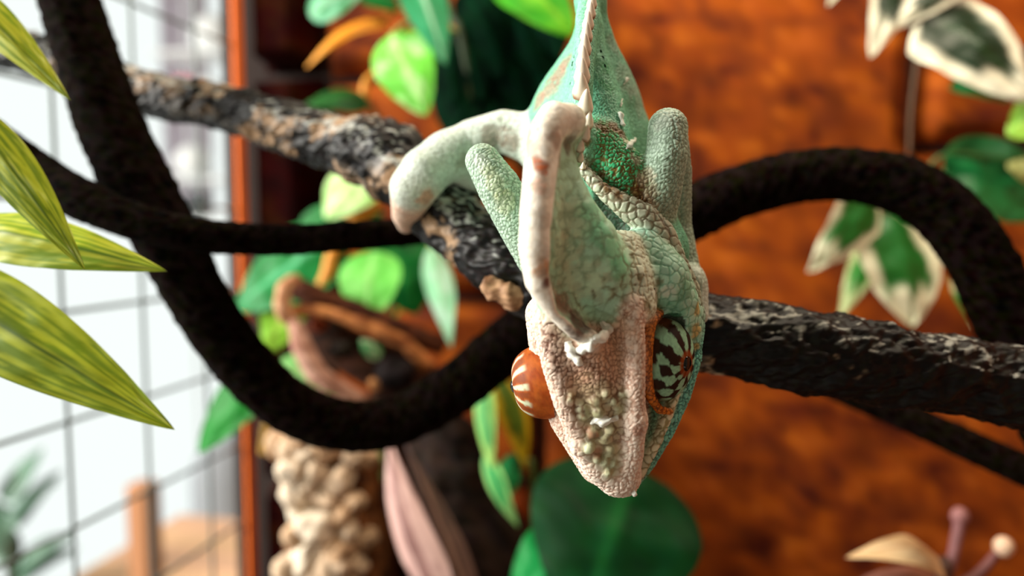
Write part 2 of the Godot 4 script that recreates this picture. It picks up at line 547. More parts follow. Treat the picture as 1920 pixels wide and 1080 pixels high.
func branches() -> void:
	var origin := at(1400, 636, 0.176)
	var b := thing("bark_branch", origin, "rough black branch with flaking pale bark under the chameleon", "branch")
	var relief := func(p: Vector3, a: float, along: float) -> float:
		var q := p * 1000.0
		var n := noise_a.get_noise_3d(q.x * 0.05, q.y * 0.09, q.z * 0.09)
		var m := noise_c.get_noise_3d(q.x * 0.07, q.y * 0.13, q.z * 0.13)
		var f := noise_b.get_noise_3d(q.x * 0.35, q.y * 0.42, q.z * 0.42)
		return 0.001 * (1.3 * n + 1.1 * m + 0.55 * f - 0.5)
	var tint := func(p: Vector3, a: float, along: float, n: Vector3) -> Color:
		var q := p * 1000.0
		var k := noise_b.get_noise_3d(q.x * 0.036 + 30.0, q.y * 0.045, q.z * 0.045)
		var f := noise_a.get_noise_3d(q.x * 0.3, q.y * 0.3, q.z * 0.3)
		var fl := noise_c.get_noise_3d(q.x * 0.10 + 7.0, q.y * 0.12, q.z * 0.12)
		# bark flakes: pale tan and grey where the black outer crust has come off; much of the left half, few on the right
		var worn := lerpf(-0.10, -0.42, smoothstep(-5.0, 25.0, q.x))
		var patch := smoothstep(0.02, 0.16, k + 0.22 * f + worn)
		var crack := smoothstep(0.30, 0.62, fl)
		var pale := rgb(160, 130, 100).lerp(rgb(128, 124, 120), smoothstep(-0.15, 0.25, noise_a.get_noise_3d(q.x * 0.04, q.y * 0.05, 50.0)))
		var crust := rgb(7, 6, 6).lerp(rgb(20, 16, 14), clampf(0.5 + f, 0.0, 1.0))
		var c := crust.lerp(pale, patch * (1.0 - 0.85 * crack))
		var painted_glint := smoothstep(0.14, 0.24, noise_c.get_noise_3d(q.x * 0.09 + 90.0, q.y * 0.2, q.z * 0.2) * 0.6 + 0.3 * k - 0.22 - (0.0 if n.y > 0.3 else 0.3))  # pale highlights on upward faces, painted into the bark colour
		return c.lerp(rgb(186, 188, 180), 0.75 * painted_glint)
	var bark := mat(0.5, 0.32)
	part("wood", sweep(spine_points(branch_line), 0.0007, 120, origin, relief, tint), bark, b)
	# broken stub on the underside, where the pale wood shows
	var stub := sweep(spine_points([[1000, 560, 182, 3.6], [970, 556, 179, 3.6], [945, 548, 178, 3.0], [925, 538, 178, 2.4], [905, 528, 178, 1.4]]), 0.0006, 30, origin, func(p, a, l): return 0.0018 * noise_b.get_noise_3d(p.x * 170.0, p.y * 170.0, p.z * 170.0), func(p, a, l, n): return rgb(206, 164, 128).lerp(rgb(120, 84, 58), clampf(0.5 + 1.2 * noise_b.get_noise_3d(p.x * 300.0, p.y * 300.0, p.z * 300.0), 0.0, 1.0)))
	part("broken_stub", stub, bark, b)
	var knots := [[690, 238, 219, 3.0], [735, 248, 214, 3.2], [712, 345, 216, 2.6], [672, 300, 221, 2.8]]
	for k in knots:
		var c := at(k[0], k[1], k[2] * 0.001)
		var s: float = k[3] * 0.001
		part("knot_or_hole", sweep([[c + Vector3(-s, -s, -s), s * 0.9], [c + Vector3(0, 0, s), s * 1.3], [c + Vector3(0, s * 0.5, s * 2.0), s * 0.5]], 0.0007, 28, origin, func(p, a, l): return 0.0011 * noise_b.get_noise_3d(p.x * 260.0, p.y * 260.0, p.z * 260.0), func(p, a, l, n): return rgb(26, 20, 16).lerp(rgb(120, 82, 62), smoothstep(0.1, 0.4, noise_b.get_noise_3d(p.x * 220.0, p.y * 220.0, p.z * 220.0)))), bark, b)

	vine("jungle_vine", "thick black bendable vine hanging in a wide loop across the enclosure", [[60, -700, 250, 9], [80, -300, 240, 9], [90, -120, 236, 9], [130, 0, 234, 9.2], [165, 110, 232, 9.6], [210, 240, 230, 10.2], [262, 350, 229, 10.6], [315, 450, 229, 10], [378, 570, 231, 9.3], [455, 680, 235, 9.2], [545, 762, 239, 8.9], [645, 798, 243, 8.7], [745, 788, 248, 8.6], [840, 738, 251, 9.0], [930, 665, 250, 9.4], [1020, 590, 246, 9.2], [1130, 505, 240, 9.0], [1230, 436, 236, 9], [1310, 393, 234, 9], [1400, 356, 233, 8.7], [1500, 331, 232, 8.5], [1600, 328, 231, 8.5], [1700, 352, 229, 9.2], [1785, 412, 226, 9.6], [1845, 500, 223, 9.6], [1890, 600, 220, 9.6], [1960, 760, 216, 9.6], [2010, 880, 214, 9.6], [2060, 1150, 214, 9.6], [2080, 1600, 220, 9.6]], 0.9)
	vine("jungle_vine", "thinner black vine running level below the bark branch on the left", [[-420, 60, 235, 6.2], [-80, 225, 219, 6.2], [0, 275, 217, 6.4], [70, 325, 216, 6.4], [150, 372, 211, 6.2], [255, 415, 210, 5.6], [370, 440, 212, 5.0], [520, 450, 222, 4.8], [660, 442, 228, 4.6], [780, 434, 238, 4.5], [900, 425, 256, 4.5], [1020, 420, 285, 4.5], [1100, 430, 320, 4.5]], 0.5)
	vine("jungle_vine", "dark straight vine sloping down under the right end of the bark branch", [[1300, 602, 404, 5], [1380, 640, 320, 5], [1560, 722, 272, 5], [1700, 782, 258, 5.2], [1820, 836, 248, 5.4], [1930, 886, 240, 5.4], [2060, 950, 232, 5.4], [2500, 1150, 225, 5.4]], 0.5)


func vine(called: String, label: String, line: Array, rough: float) -> void:
	var pts := spine_points(line)
	var origin: Vector3 = pts[pts.size() / 2][0]
	var o := thing(called, origin, label, "vine", "black vines of the enclosure")
	var relief := func(p: Vector3, a: float, along: float) -> float:
		var q := p * 1000.0
		return 0.001 * rough * (0.8 * noise_b.get_noise_3d(q.x * 0.22, q.y * 0.22, q.z * 0.22) + 0.6 * noise_a.get_noise_3d(q.x * 0.7, q.y * 0.7, q.z * 0.7))
	var tint := func(p: Vector3, a: float, along: float, n: Vector3) -> Color:
		var q := p * 1000.0
		return rgb(9, 7, 6).lerp(rgb(32, 25, 20), clampf(0.35 + 0.9 * noise_b.get_noise_3d(q.x * 0.3, q.y * 0.3, q.z * 0.3), 0.0, 1.0))
	part("cane", sweep(pts, 0.0012, 48, origin, relief, tint), mat(0.95, 0.12), o)


# ---------------------------------------------------------------- the chameleon
# The body is one distance field of tapered capsules (millimetres, world axes), meshed as surface nets, refined once and given its scales as relief.
var ca := PackedVector3Array()      # start of each bone
var cb := PackedVector3Array()      # start to end
var cil := PackedFloat32Array()
var cra := PackedFloat32Array()
var crd := PackedFloat32Array()
var ck := PackedFloat32Array()
var creg := PackedInt32Array()
var cgrp := PackedInt32Array()       # bones of one chain join sharply, chains blend softly
var chains := 0
var skins := []                     # [colour, colour between the scales, scale size, relief]
var skin_id := {}
var spots := []                     # [centre, radius, colour, strength]
var all_bones := PackedInt32Array()


func pm(px: float, py: float, d: float) -> Vector3:
	# d: millimetres nearer than the plane 150 mm from the lens
	return at(px, py, (150.0 - d) * 0.001) * 1000.0


func skin(called: String, c: Color, between: Color, size: float, relief: float) -> void:
	skin_id[called] = skins.size()
	skins.append([c, between, size, relief])


func chain(list: Array, k: float, region: String, soft := false) -> void:
	var n := list.size()
	for i in maxi(1, n - 1):
		var a: Array = list[i]
		var b: Array = list[mini(i + 1, n - 1)]
		var pa := pm(a[0], a[1], a[2])
		var pb := pm(b[0], b[1], b[2])
		ca.append(pa)
		cb.append(pb - pa)
		cil.append(1.0 / maxf((pb - pa).length_squared(), 1e-6))
		cra.append(a[3])
		crd.append(b[3] - a[3])
		ck.append(k)
		creg.append(skin_id[region])
		cgrp.append(chains)
		if soft:                        # each bone blends with the next one too
			chains += 1
	chains += 1


func field(p: Vector3, bones: PackedInt32Array) -> float:
	var d := 1e6
	var g := -1
	var near := 1e6
	var k := 1.0
	for i in bones:
		if cgrp[i] != g:
			if g >= 0:
				d = join(d, near, k)
			g = cgrp[i]
			near = 1e6
			k = ck[i]
		var q := p - ca[i]
		var h := clampf(q.dot(cb[i]) * cil[i], 0.0, 1.0)
		near = minf(near, (q - cb[i] * h).length() - cra[i] - crd[i] * h)
	return join(d, near, k) if g >= 0 else d


func join(d: float, e: float, k: float) -> float:
	if k < 0.0:                         # a hollow
		var s := -k - absf(d + e)
		return maxf(d, -e) + (s * s * 0.25 / -k if s > 0.0 else 0.0)
	var s := k - absf(d - e)
	return minf(d, e) - (s * s * 0.25 / k if s > 0.0 else 0.0)


func skin_point(px: float, py: float) -> Vector3:
	# where that line of sight meets the animal, in millimetres
	var p := cam_at * 1000.0
	var dir := (at(px, py, 1.0) - cam_at).normalized()
	var t := 95.0
	for i in 90:
		var d := field(p + dir * t, all_bones)
		t += d * 0.85
		if d < 0.02 or t > 320.0:
			break
	return p + dir * t


func skin_normal(p: Vector3) -> Vector3:
	var e := 0.15
	return Vector3(field(p + Vector3(e, 0, 0), all_bones) - field(p - Vector3(e, 0, 0), all_bones), field(p + Vector3(0, e, 0), all_bones) - field(p - Vector3(0, e, 0), all_bones), field(p + Vector3(0, 0, e), all_bones) - field(p - Vector3(0, 0, e), all_bones)).normalized()


func spot(px: float, py: float, r: float, c: Color, strength := 1.0, net := false) -> void:
	# net: only the skin between the scales takes the colour
	spots.append([skin_point(px, py), r, c, strength, net])


func lay_bones() -> void:
	skin("flank", rgb(110, 180, 146), rgb(80, 142, 112), 0.55, 0.10)
	skin("back", rgb(120, 192, 158), rgb(90, 152, 122), 0.5, 0.10)
	skin("neck", rgb(58, 178, 118), rgb(120, 78, 20), 0.92, 0.20)
	skin("limb", rgb(168, 192, 172), rgb(120, 142, 120), 1.05, 0.13)
	skin("far_limb", rgb(206, 216, 204), rgb(176, 184, 168), 1.2, 0.07)
	skin("toes", rgb(226, 200, 180), rgb(200, 150, 122), 1.2, 0.08)
	skin("crest", rgb(234, 226, 212), rgb(224, 212, 194), 1.6, 0.02)
	skin("casque", rgb(172, 216, 186), rgb(150, 186, 152), 2.6, 0.055)
	skin("temple", rgb(206, 216, 194), rgb(168, 160, 128), 1.3, 0.14)
	skin("cheek", rgb(170, 214, 190), rgb(122, 176, 146), 1.5, 0.10)
	skin("crown", rgb(206, 168, 144), rgb(142, 92, 66), 1.1, 0.14)
	skin("ridge", rgb(226, 202, 184), rgb(182, 140, 118), 1.2, 0.14)
	skin("snout", rgb(234, 218, 202), rgb(206, 170, 150), 1.2, 0.14)
	skin("muzzle", rgb(48, 128, 88), rgb(20, 70, 46), 1.0, 0.14)
	skin("jaw", rgb(124, 204, 184), rgb(52, 106, 96), 1.1, 0.22)
	skin("lip", rgb(222, 216, 184), rgb(150, 140, 94), 1.6, 0.14)
	skin("flap", rgb(172, 178, 156), rgb(118, 108, 86), 1.7, 0.17)
	skin("bead", rgb(186, 196, 158), rgb(176, 178, 136), 3.0, 0.02)
	skin("lid", rgb(206, 118, 28), rgb(110, 52, 12), 0.9, 0.06)
	skin("fold", rgb(72, 108, 84), rgb(60, 46, 30), 1.2, 0.15)  # brown-streaked skin, with the shade behind the casque painted in
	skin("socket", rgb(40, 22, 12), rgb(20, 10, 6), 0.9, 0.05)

	# trunk: a roof-shaped body, its ridge towards the lens, narrowing upwards into the tail
	chain([[1116, -330, -70, 3.0], [1112, -180, -42, 3.2], [1108, -60, -24, 2.2], [1108, 10, -17, 2.1], [1112, 70, -20, 3.2], [1109, 135, -24, 7.0], [1101, 215, -29, 13.2], [1112, 330, -32, 16.0], [1140, 450, -30, 13.5]], 5.0, "flank", true)
	chain([[1112, -180, -40, 2.0], [1106, -60, -20, 1.9], [1103, 0, -10.5, 1.9], [1097, 80, -4.5, 2.0], [1093, 160, -1.0, 2.1], [1088, 235, -1.0, 2.2], [1090, 285, -3.0, 2.6]], 6.0, "back")
	chain([[1106, 60, -12, 2.2], [1106, 130, -12, 4.4], [1112, 205, -13, 6.6], [1128, 260, -12, 6.6]], 6.0, "back")
	# shoulder and neck, turned to the right of the ridge
	chain([[1120, 282, -7.4, 5.8], [1155, 325, -7.0, 6.5], [1192, 368, -8.0, 6.0]], 3.0, "neck")
	chain([[1180, 380, -14, 8.0], [1215, 470, -12, 9.0]], 5.0, "flank")
	# tail
	chain([[1116, -330, -70, 3.0], [1150, -420, -92, 2.6], [1240, -470, -112, 2.2], [1330, -430, -128, 1.7], [1360, -340, -138, 1.2]], 2.0, "flank")

	# right arm: upper arm rising to the elbow, forearm falling behind it to the branch
	chain([[1208, 440, -10, 4.6], [1236, 370, -7, 4.5], [1250, 290, -3, 4.3], [1252, 240, -3.5, 4.1]], 2.2, "limb")
	chain([[1254, 240, -6, 3.8], [1266, 320, -12, 3.6], [1268, 420, -18, 3.4], [1282, 505, -17, 3.6], [1294, 535, -14, 3.6]], 1.6, "limb")
	chain([[1294, 525, -14, 3.4], [1304, 548, -13.5, 2.8], [1308, 590, -12.5, 2.4]], 1.2, "far_limb")
	# left arm: the elbow stands out to the left behind the casque
	chain([[1010, 480, -8, 5.0], [975, 420, -6, 4.8], [935, 350, -5, 4.6], [905, 302, -5.5, 3.7]], 2.0, "limb")
	chain([[908, 304, -9, 3.6], [945, 370, -15, 3.6], [985, 450, -20, 3.6], [1010, 500, -20, 3.6]], 1.6, "limb")
	chain([[1010, 500, -20, 3.4], [1015, 530, -17, 2.8], [1020, 570, -17, 2.4]], 1.2, "far_limb")
	# left hind leg: thigh out to the left, foot clasping the branch
	chain([[1000, 262, -34, 6.5], [945, 246, -36, 5.4], [885, 262, -38, 5.2], [838, 292, -38, 5.6]], 3.0, "far_limb")
	chain([[838, 292, -38, 5.8], [798, 322, -36, 6.4], [772, 352, -36, 5.6]], 3.0, "far_limb")
	chain([[778, 348, -37, 5.0], [762, 378, -39, 4.0], [757, 402, -45, 3.2], [762, 420, -54, 2.6]], 2.0, "toes")
	chain([[792, 345, -36, 4.6], [782, 372, -39, 3.6], [778, 392, -44, 2.8]], 2.0, "toes")
	chain([[850, 300, -40, 5.2], [890, 330, -44, 4.4], [922, 358, -50, 3.6], [930, 372, -56, 3.0]], 2.0, "far_limb")

	# head: the core of the skull, then the flat crown between its two ridges
	chain([[1130, 560, -3, 11.0], [1135, 680, -4, 9.6], [1150, 790, -5, 7.4], [1164, 870, -4, 4.6]], 4.0, "crown")
	chain([[1098, 655, 4.5, 7.5], [1116, 720, 3.5, 6.9], [1132, 790, 2.0, 5.8], [1148, 850, 0.5, 4.7]], 3.5, "crown")
	chain([[1030, 605, 9.0, 3.2], [1040, 680, 9.0, 2.6], [1060, 752, 7.6, 2.4], [1092, 830, 5.0, 2.3]], 2.2, "ridge")
	chain([[1092, 830, 5.0, 2.3], [1118, 875, 3.0, 2.4], [1150, 903, 1.2, 2.5], [1168, 903, 0.4, 2.5]], 2.2, "snout")
	chain([[1182, 575, 9.6, 2.4], [1190, 640, 10.0, 2.0], [1191, 720, 9.0, 1.9], [1190, 790, 6.8, 2.0]], 2.2, "ridge")
	chain([[1190, 790, 6.8, 2.2], [1184, 850, 4.0, 2.4], [1172, 895, 1.2, 2.6]], 2.2, "snout")
	chain([[1120, 860, 1.0, 3.0], [1160, 895, 0.0, 3.0]], 3.0, "snout")
	# right side of the muzzle, lip and lower jaw
	chain([[1228, 755, -3.6, 3.0], [1216, 815, -3.4, 2.8], [1192, 875, -3.2, 2.4]], 1.6, "muzzle")
	chain([[1268, 722, -1.4, 1.2], [1252, 775, -0.8, 1.15], [1228, 835, -0.8, 1.1], [1196, 893, -1.2, 1.0]], 0.5, "lip")
	chain([[1292, 590, -5.0, 2.9], [1291, 670, -4.6, 2.7], [1270, 742, -4.6, 2.5], [1243, 805, -4.6, 2.3], [1210, 862, -4.6, 2.1], [1180, 905, -4.0, 1.9]], 1.2, "jaw")
	chain([[1245, 600, -8, 6.0], [1235, 720, -9, 6.0], [1195, 850, -9, 4.0]], 3.0, "jaw")
	# left side of the head below the crown
	chain([[1025, 590, 0, 4.4], [1035, 680, -2, 4.4], [1070, 780, -3, 4.6], [1120, 870, -4, 4.0]], 3.0, "ridge")
	# cheek and temple on the right
	chain([[1205, 470, 0, 5.0], [1238, 520, 1.0, 6.0], [1262, 565, -1.0, 5.2], [1272, 610, -3.5, 4.4]], 3.0, "cheek")
	chain([[1165, 470, 4.0, 4.2], [1182, 520, 6.0, 4.2], [1196, 575, 6.4, 3.6]], 2.4, "temple")
	# casque: the right wall bulges under the tall blade of the crest
	chain([[1052, 280, 11.0, 2.4], [1062, 340, 11.5, 3.0], [1078, 400, 11.0, 4.4], [1102, 455, 9.5, 6.0], [1118, 510, 7.0, 7.0], [1124, 555, 4.5, 7.0]], 2.4, "casque")
	chain([[1036, 260, 13, 2.8], [1036, 340, 14, 3.0], [1036, 430, 13, 3.6], [1042, 510, 9, 5.0], [1050, 590, 5, 5.0]], 2.4, "casque")
	chain([[1052, 236, 14.0, 2.6], [1030, 258, 16.0, 2.5], [1024, 330, 17.5, 2.3], [1018, 410, 17.8, 2.4], [1020, 480, 15.5, 2.8], [1034, 555, 11.5, 3.0], [1070, 600, 10.0, 2.6]], 2.0, "casque")
	chain([[1064, 226, 15, 3.0], [1040, 224, 17, 3.3], [1022, 250, 19, 3.1], [1013, 320, 21, 3.0], [1005, 400, 22.5, 2.9], [1004, 465, 22, 3.0], [1012, 525, 19.5, 2.8], [1042, 575, 16.5, 2.4], [1080, 615, 14.0, 2.1], [1112, 640, 12.0, 1.7]], 1.6, "crest")
	chain([[1070, 228, 14, 2.6], [1077, 262, 10, 2.0], [1074, 300, 7, 2.0]], 2.0, "casque")
	# occipital flap: a scaly rim from behind the casque to the corner of the jaw
	chain([[1190, 440, -6.0, 2.8], [1215, 445, -4.6, 3.2], [1245, 480, -4.4, 3.6]], 2.0, "cheek")
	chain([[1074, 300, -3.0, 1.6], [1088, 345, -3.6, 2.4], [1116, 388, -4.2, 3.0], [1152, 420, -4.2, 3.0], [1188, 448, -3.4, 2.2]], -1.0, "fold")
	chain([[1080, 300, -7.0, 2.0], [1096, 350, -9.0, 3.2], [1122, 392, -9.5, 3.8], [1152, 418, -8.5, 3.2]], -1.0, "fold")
	chain([[1083, 275, -2.4, 1.1], [1094, 318, -1.2, 1.2], [1124, 352, -0.4, 1.5], [1163, 381, -0.2, 2.3], [1205, 408, -0.4, 3.1], [1236, 442, -1.0, 3.4], [1264, 492, -2.4, 2.7], [1290, 545, -4.2, 2.5], [1298, 590, -4.8, 2.4]], 0.8, "flap")
	# hollows: behind the casque wall, beside the crest blade, and the right eye socket
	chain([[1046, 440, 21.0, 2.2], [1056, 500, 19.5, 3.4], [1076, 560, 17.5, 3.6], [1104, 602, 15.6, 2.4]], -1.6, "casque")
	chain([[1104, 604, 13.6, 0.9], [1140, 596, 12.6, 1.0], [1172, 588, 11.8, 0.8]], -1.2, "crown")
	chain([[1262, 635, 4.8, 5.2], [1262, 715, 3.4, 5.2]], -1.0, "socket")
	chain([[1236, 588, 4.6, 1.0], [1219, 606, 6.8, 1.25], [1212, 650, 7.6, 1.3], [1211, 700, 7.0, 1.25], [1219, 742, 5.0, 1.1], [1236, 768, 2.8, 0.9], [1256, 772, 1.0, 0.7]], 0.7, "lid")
	# bead-like tubercles on the snout
	for q in [[1092, 765, 1.1], [1118, 752, 1.2], [1150, 752, 1.1], [1122, 772, 1.3], [1095, 778, 1.1], [1158, 768, 0.9], [1145, 805, 1.2], [1112, 810, 1.4], [1134, 822, 1.2], [1144, 845, 1.3], [1135, 865, 1.0], [1150, 868, 0.9], [1140, 885, 0.9], [1105, 840, 1.1], [1120, 860, 0.9], [1070, 745, 0.8], [1165, 740, 0.9], [1136, 740, 0.9]]:
		all_bones = PackedInt32Array(range(ca.size()))
		var s: Vector3 = skin_point(q[0], q[1]) - skin_normal(skin_point(q[0], q[1])) * (q[2] * 0.2)
		ca.append(s)
		cb.append(Vector3(0.01, 0, 0))
		cil.append(1.0)
		cra.append(q[2] * 1.12)
		crd.append(0.0)
		ck.append(0.25)
		creg.append(skin_id["bead"])
		cgrp.append(chains)
		chains += 1
	all_bones = PackedInt32Array(range(ca.size()))


func paint_spots() -> void:
	var rust := rgb(176, 84, 34)
	var brown := rgb(96, 54, 26)
	spot(1012, 312, 2.0, rust, 0.95)
	spot(1008, 350, 1.6, rgb(206, 150, 120), 0.7)
	spot(1022, 505, 2.4, rgb(190, 128, 76), 0.8)
	spot(1026, 528, 1.3, rgb(96, 40, 20), 0.9)
	spot(1050, 570, 3.2, rgb(150, 100, 84), 0.8)
	spot(1085, 612, 3.0, rgb(92, 60, 50), 0.9)
	spot(1044, 262, 2.4, rgb(150, 112, 88), 0.8)
	spot(1062, 270, 2.0, rgb(110, 92, 78), 0.8)
	spot(1048, 300, 2.0, rgb(176, 150, 128), 0.7)
	for q in [[1062, 435, 1.3], [1090, 470, 1.1], [1080, 500, 1.0], [1120, 490, 1.2], [1140, 520, 1.2], [1100, 520, 1.0], [1150, 545, 1.4], [1120, 560, 1.8], [1160, 520, 0.9], [1170, 560, 1.2], [1085, 540, 1.4]]:
		spot(q[0], q[1], q[2], rgb(126, 94, 56), 0.4)
	for q in [[1070, 410, 5.0], [1090, 520, 5.0], [1060, 470, 4.0]]:
		spot(q[0], q[1], q[2], rgb(196, 200, 162), 0.5)
	for q in [[1110, 400, 3.2], [1150, 470, 3.4], [1165, 500, 2.6], [1125, 440, 3.0]]:
		spot(q[0], q[1], q[2], rgb(112, 206, 156), 0.6)
	# brown net on the neck and beside the crest spines
	for q in [[1102, 205, 1.6], [1108, 225, 2.2], [1100, 243, 1.6], [1130, 238, 2.0], [1150, 238, 2.2], [1165, 250, 1.8], [1140, 350, 1.8], [1125, 330, 1.2], [1200, 345, 2.0], [1195, 365, 2.2], [1212, 375, 1.8], [1160, 365, 1.4], [1100, 265, 1.2]]:
		spot(q[0], q[1], q[2], rgb(116, 74, 26), 0.9)
	for q in [[1180, 270, 2.2], [1192, 300, 1.8], [1208, 330, 2.0], [1220, 360, 2.0], [1225, 385, 1.6]]:
		spot(q[0], q[1], q[2], rgb(206, 196, 168), 0.8)
	# flanks
	for q in [[1046, 140, 3.2], [1030, 165, 3.4], [1010, 190, 2.6], [990, 250, 2.4], [993, 280, 2.2], [1060, 118, 2.2]]:
		spot(q[0], q[1], q[2], rgb(158, 116, 88), 0.75)
	for q in [[1180, 150, 5.0], [1200, 190, 5.0], [1150, 80, 3.0]]:
		spot(q[0], q[1], q[2], rgb(150, 178, 158), 0.6)
	for q in [[1135, 130, 1.6], [1142, 165, 1.8], [1130, 155, 1.2]]:
		spot(q[0], q[1], q[2], rgb(54, 160, 96), 0.6)
	# left forearm warm tint, hind leg brown-grey marks, shade by the body painted in
	for q in [[930, 350, 2.6], [945, 380, 3.0], [915, 320, 2.0]]:
		spot(q[0], q[1], q[2], rgb(176, 176, 132), 0.5)
	spot(900, 300, 2.2, rgb(206, 214, 200), 0.6)
	spot(1250, 225, 3.0, rgb(196, 206, 190), 0.55)
	spot(925, 255, 4.0, rgb(120, 108, 86), 0.8)
	spot(958, 262, 3.4, rgb(128, 110, 90), 0.8)
	spot(870, 305, 2.6, rgb(140, 128, 104), 0.6)
	spot(800, 372, 3.0, rgb(200, 130, 92), 0.7)
	# crown: dark brown network left, paler forehead
	for q in [[1030, 640, 2.0], [1045, 665, 2.2], [1052, 690, 2.0], [1040, 625, 1.6], [1062, 706, 1.6]]:
		spot(q[0], q[1], q[2] * 1.4, rgb(84, 40, 20), 1.0, true)
		spot(q[0], q[1], q[2], rgb(150, 96, 66), 0.35)
	for q in [[1100, 700, 4.0], [1120, 720, 4.0], [1080, 735, 3.0], [1150, 745, 3.0], [1165, 700, 2.4], [1130, 690, 3.4], [1098, 760, 3.0], [1150, 800, 3.0]]:
		spot(q[0], q[1], q[2], rgb(112, 66, 40), 0.8, true)
	for q in [[1130, 545, 3.0], [1160, 540, 2.6], [1100, 560, 2.4], [1190, 510, 2.6], [1200, 545, 2.2], [1175, 480, 2.2]]:
		spot(q[0], q[1], q[2], rgb(104, 86, 52), 0.5, true)
	for q in [[1150, 680, 4.0], [1130, 650, 3.4], [1090, 720, 3.0], [1165, 620, 3.4]]:
		spot(q[0], q[1], q[2], rgb(212, 160, 126), 0.6)
	for q in [[1110, 740, 4.0], [1130, 800, 4.0], [1140, 850, 3.0]]:
		spot(q[0], q[1], q[2], rgb(180, 168, 130), 0.55)
	for q in [[1110, 820, 1.4], [1120, 848, 1.4], [1100, 805, 1.0], [1195, 810, 1.4]]:
		spot(q[0], q[1], q[2], rgb(168, 104, 76), 0.7)
	# jaw corner
	for q in [[1308, 580, 1.6], [1306, 620, 1.8], [1302, 650, 1.4]]:
		spot(q[0], q[1], q[2], rgb(206, 164, 70), 0.75)
	for q in [[1270, 580, 2.4], [1240, 570, 1.8], [1285, 540, 2.0]]:
		spot(q[0], q[1], q[2], rgb(40, 140, 92), 0.5)
	for q in [[1225, 548, 1.4], [1252, 548, 1.6]]:
		spot(q[0], q[1], q[2], rgb(206, 212, 196), 0.7)
	for q in [[1236, 528, 1.0], [1214, 572, 1.2], [1185, 480, 0.9], [1200, 520, 0.9]]:
		spot(q[0], q[1], q[2], rgb(100, 90, 36), 0.8)


func chameleon() -> void:
	lay_bones()
	paint_spots()
	var origin := at(1140, 600, 0.168)
	var pet := thing("chameleon", origin, "green chameleon with a tall pale casque climbing head-down over the branch", "chameleon")
	var hide := mat(0.50, 0.45)
	part("body", body_mesh(origin), hide, pet)
	crest_spines(pet, origin)
	eyes(pet, origin)
	shed_skin(pet, origin)


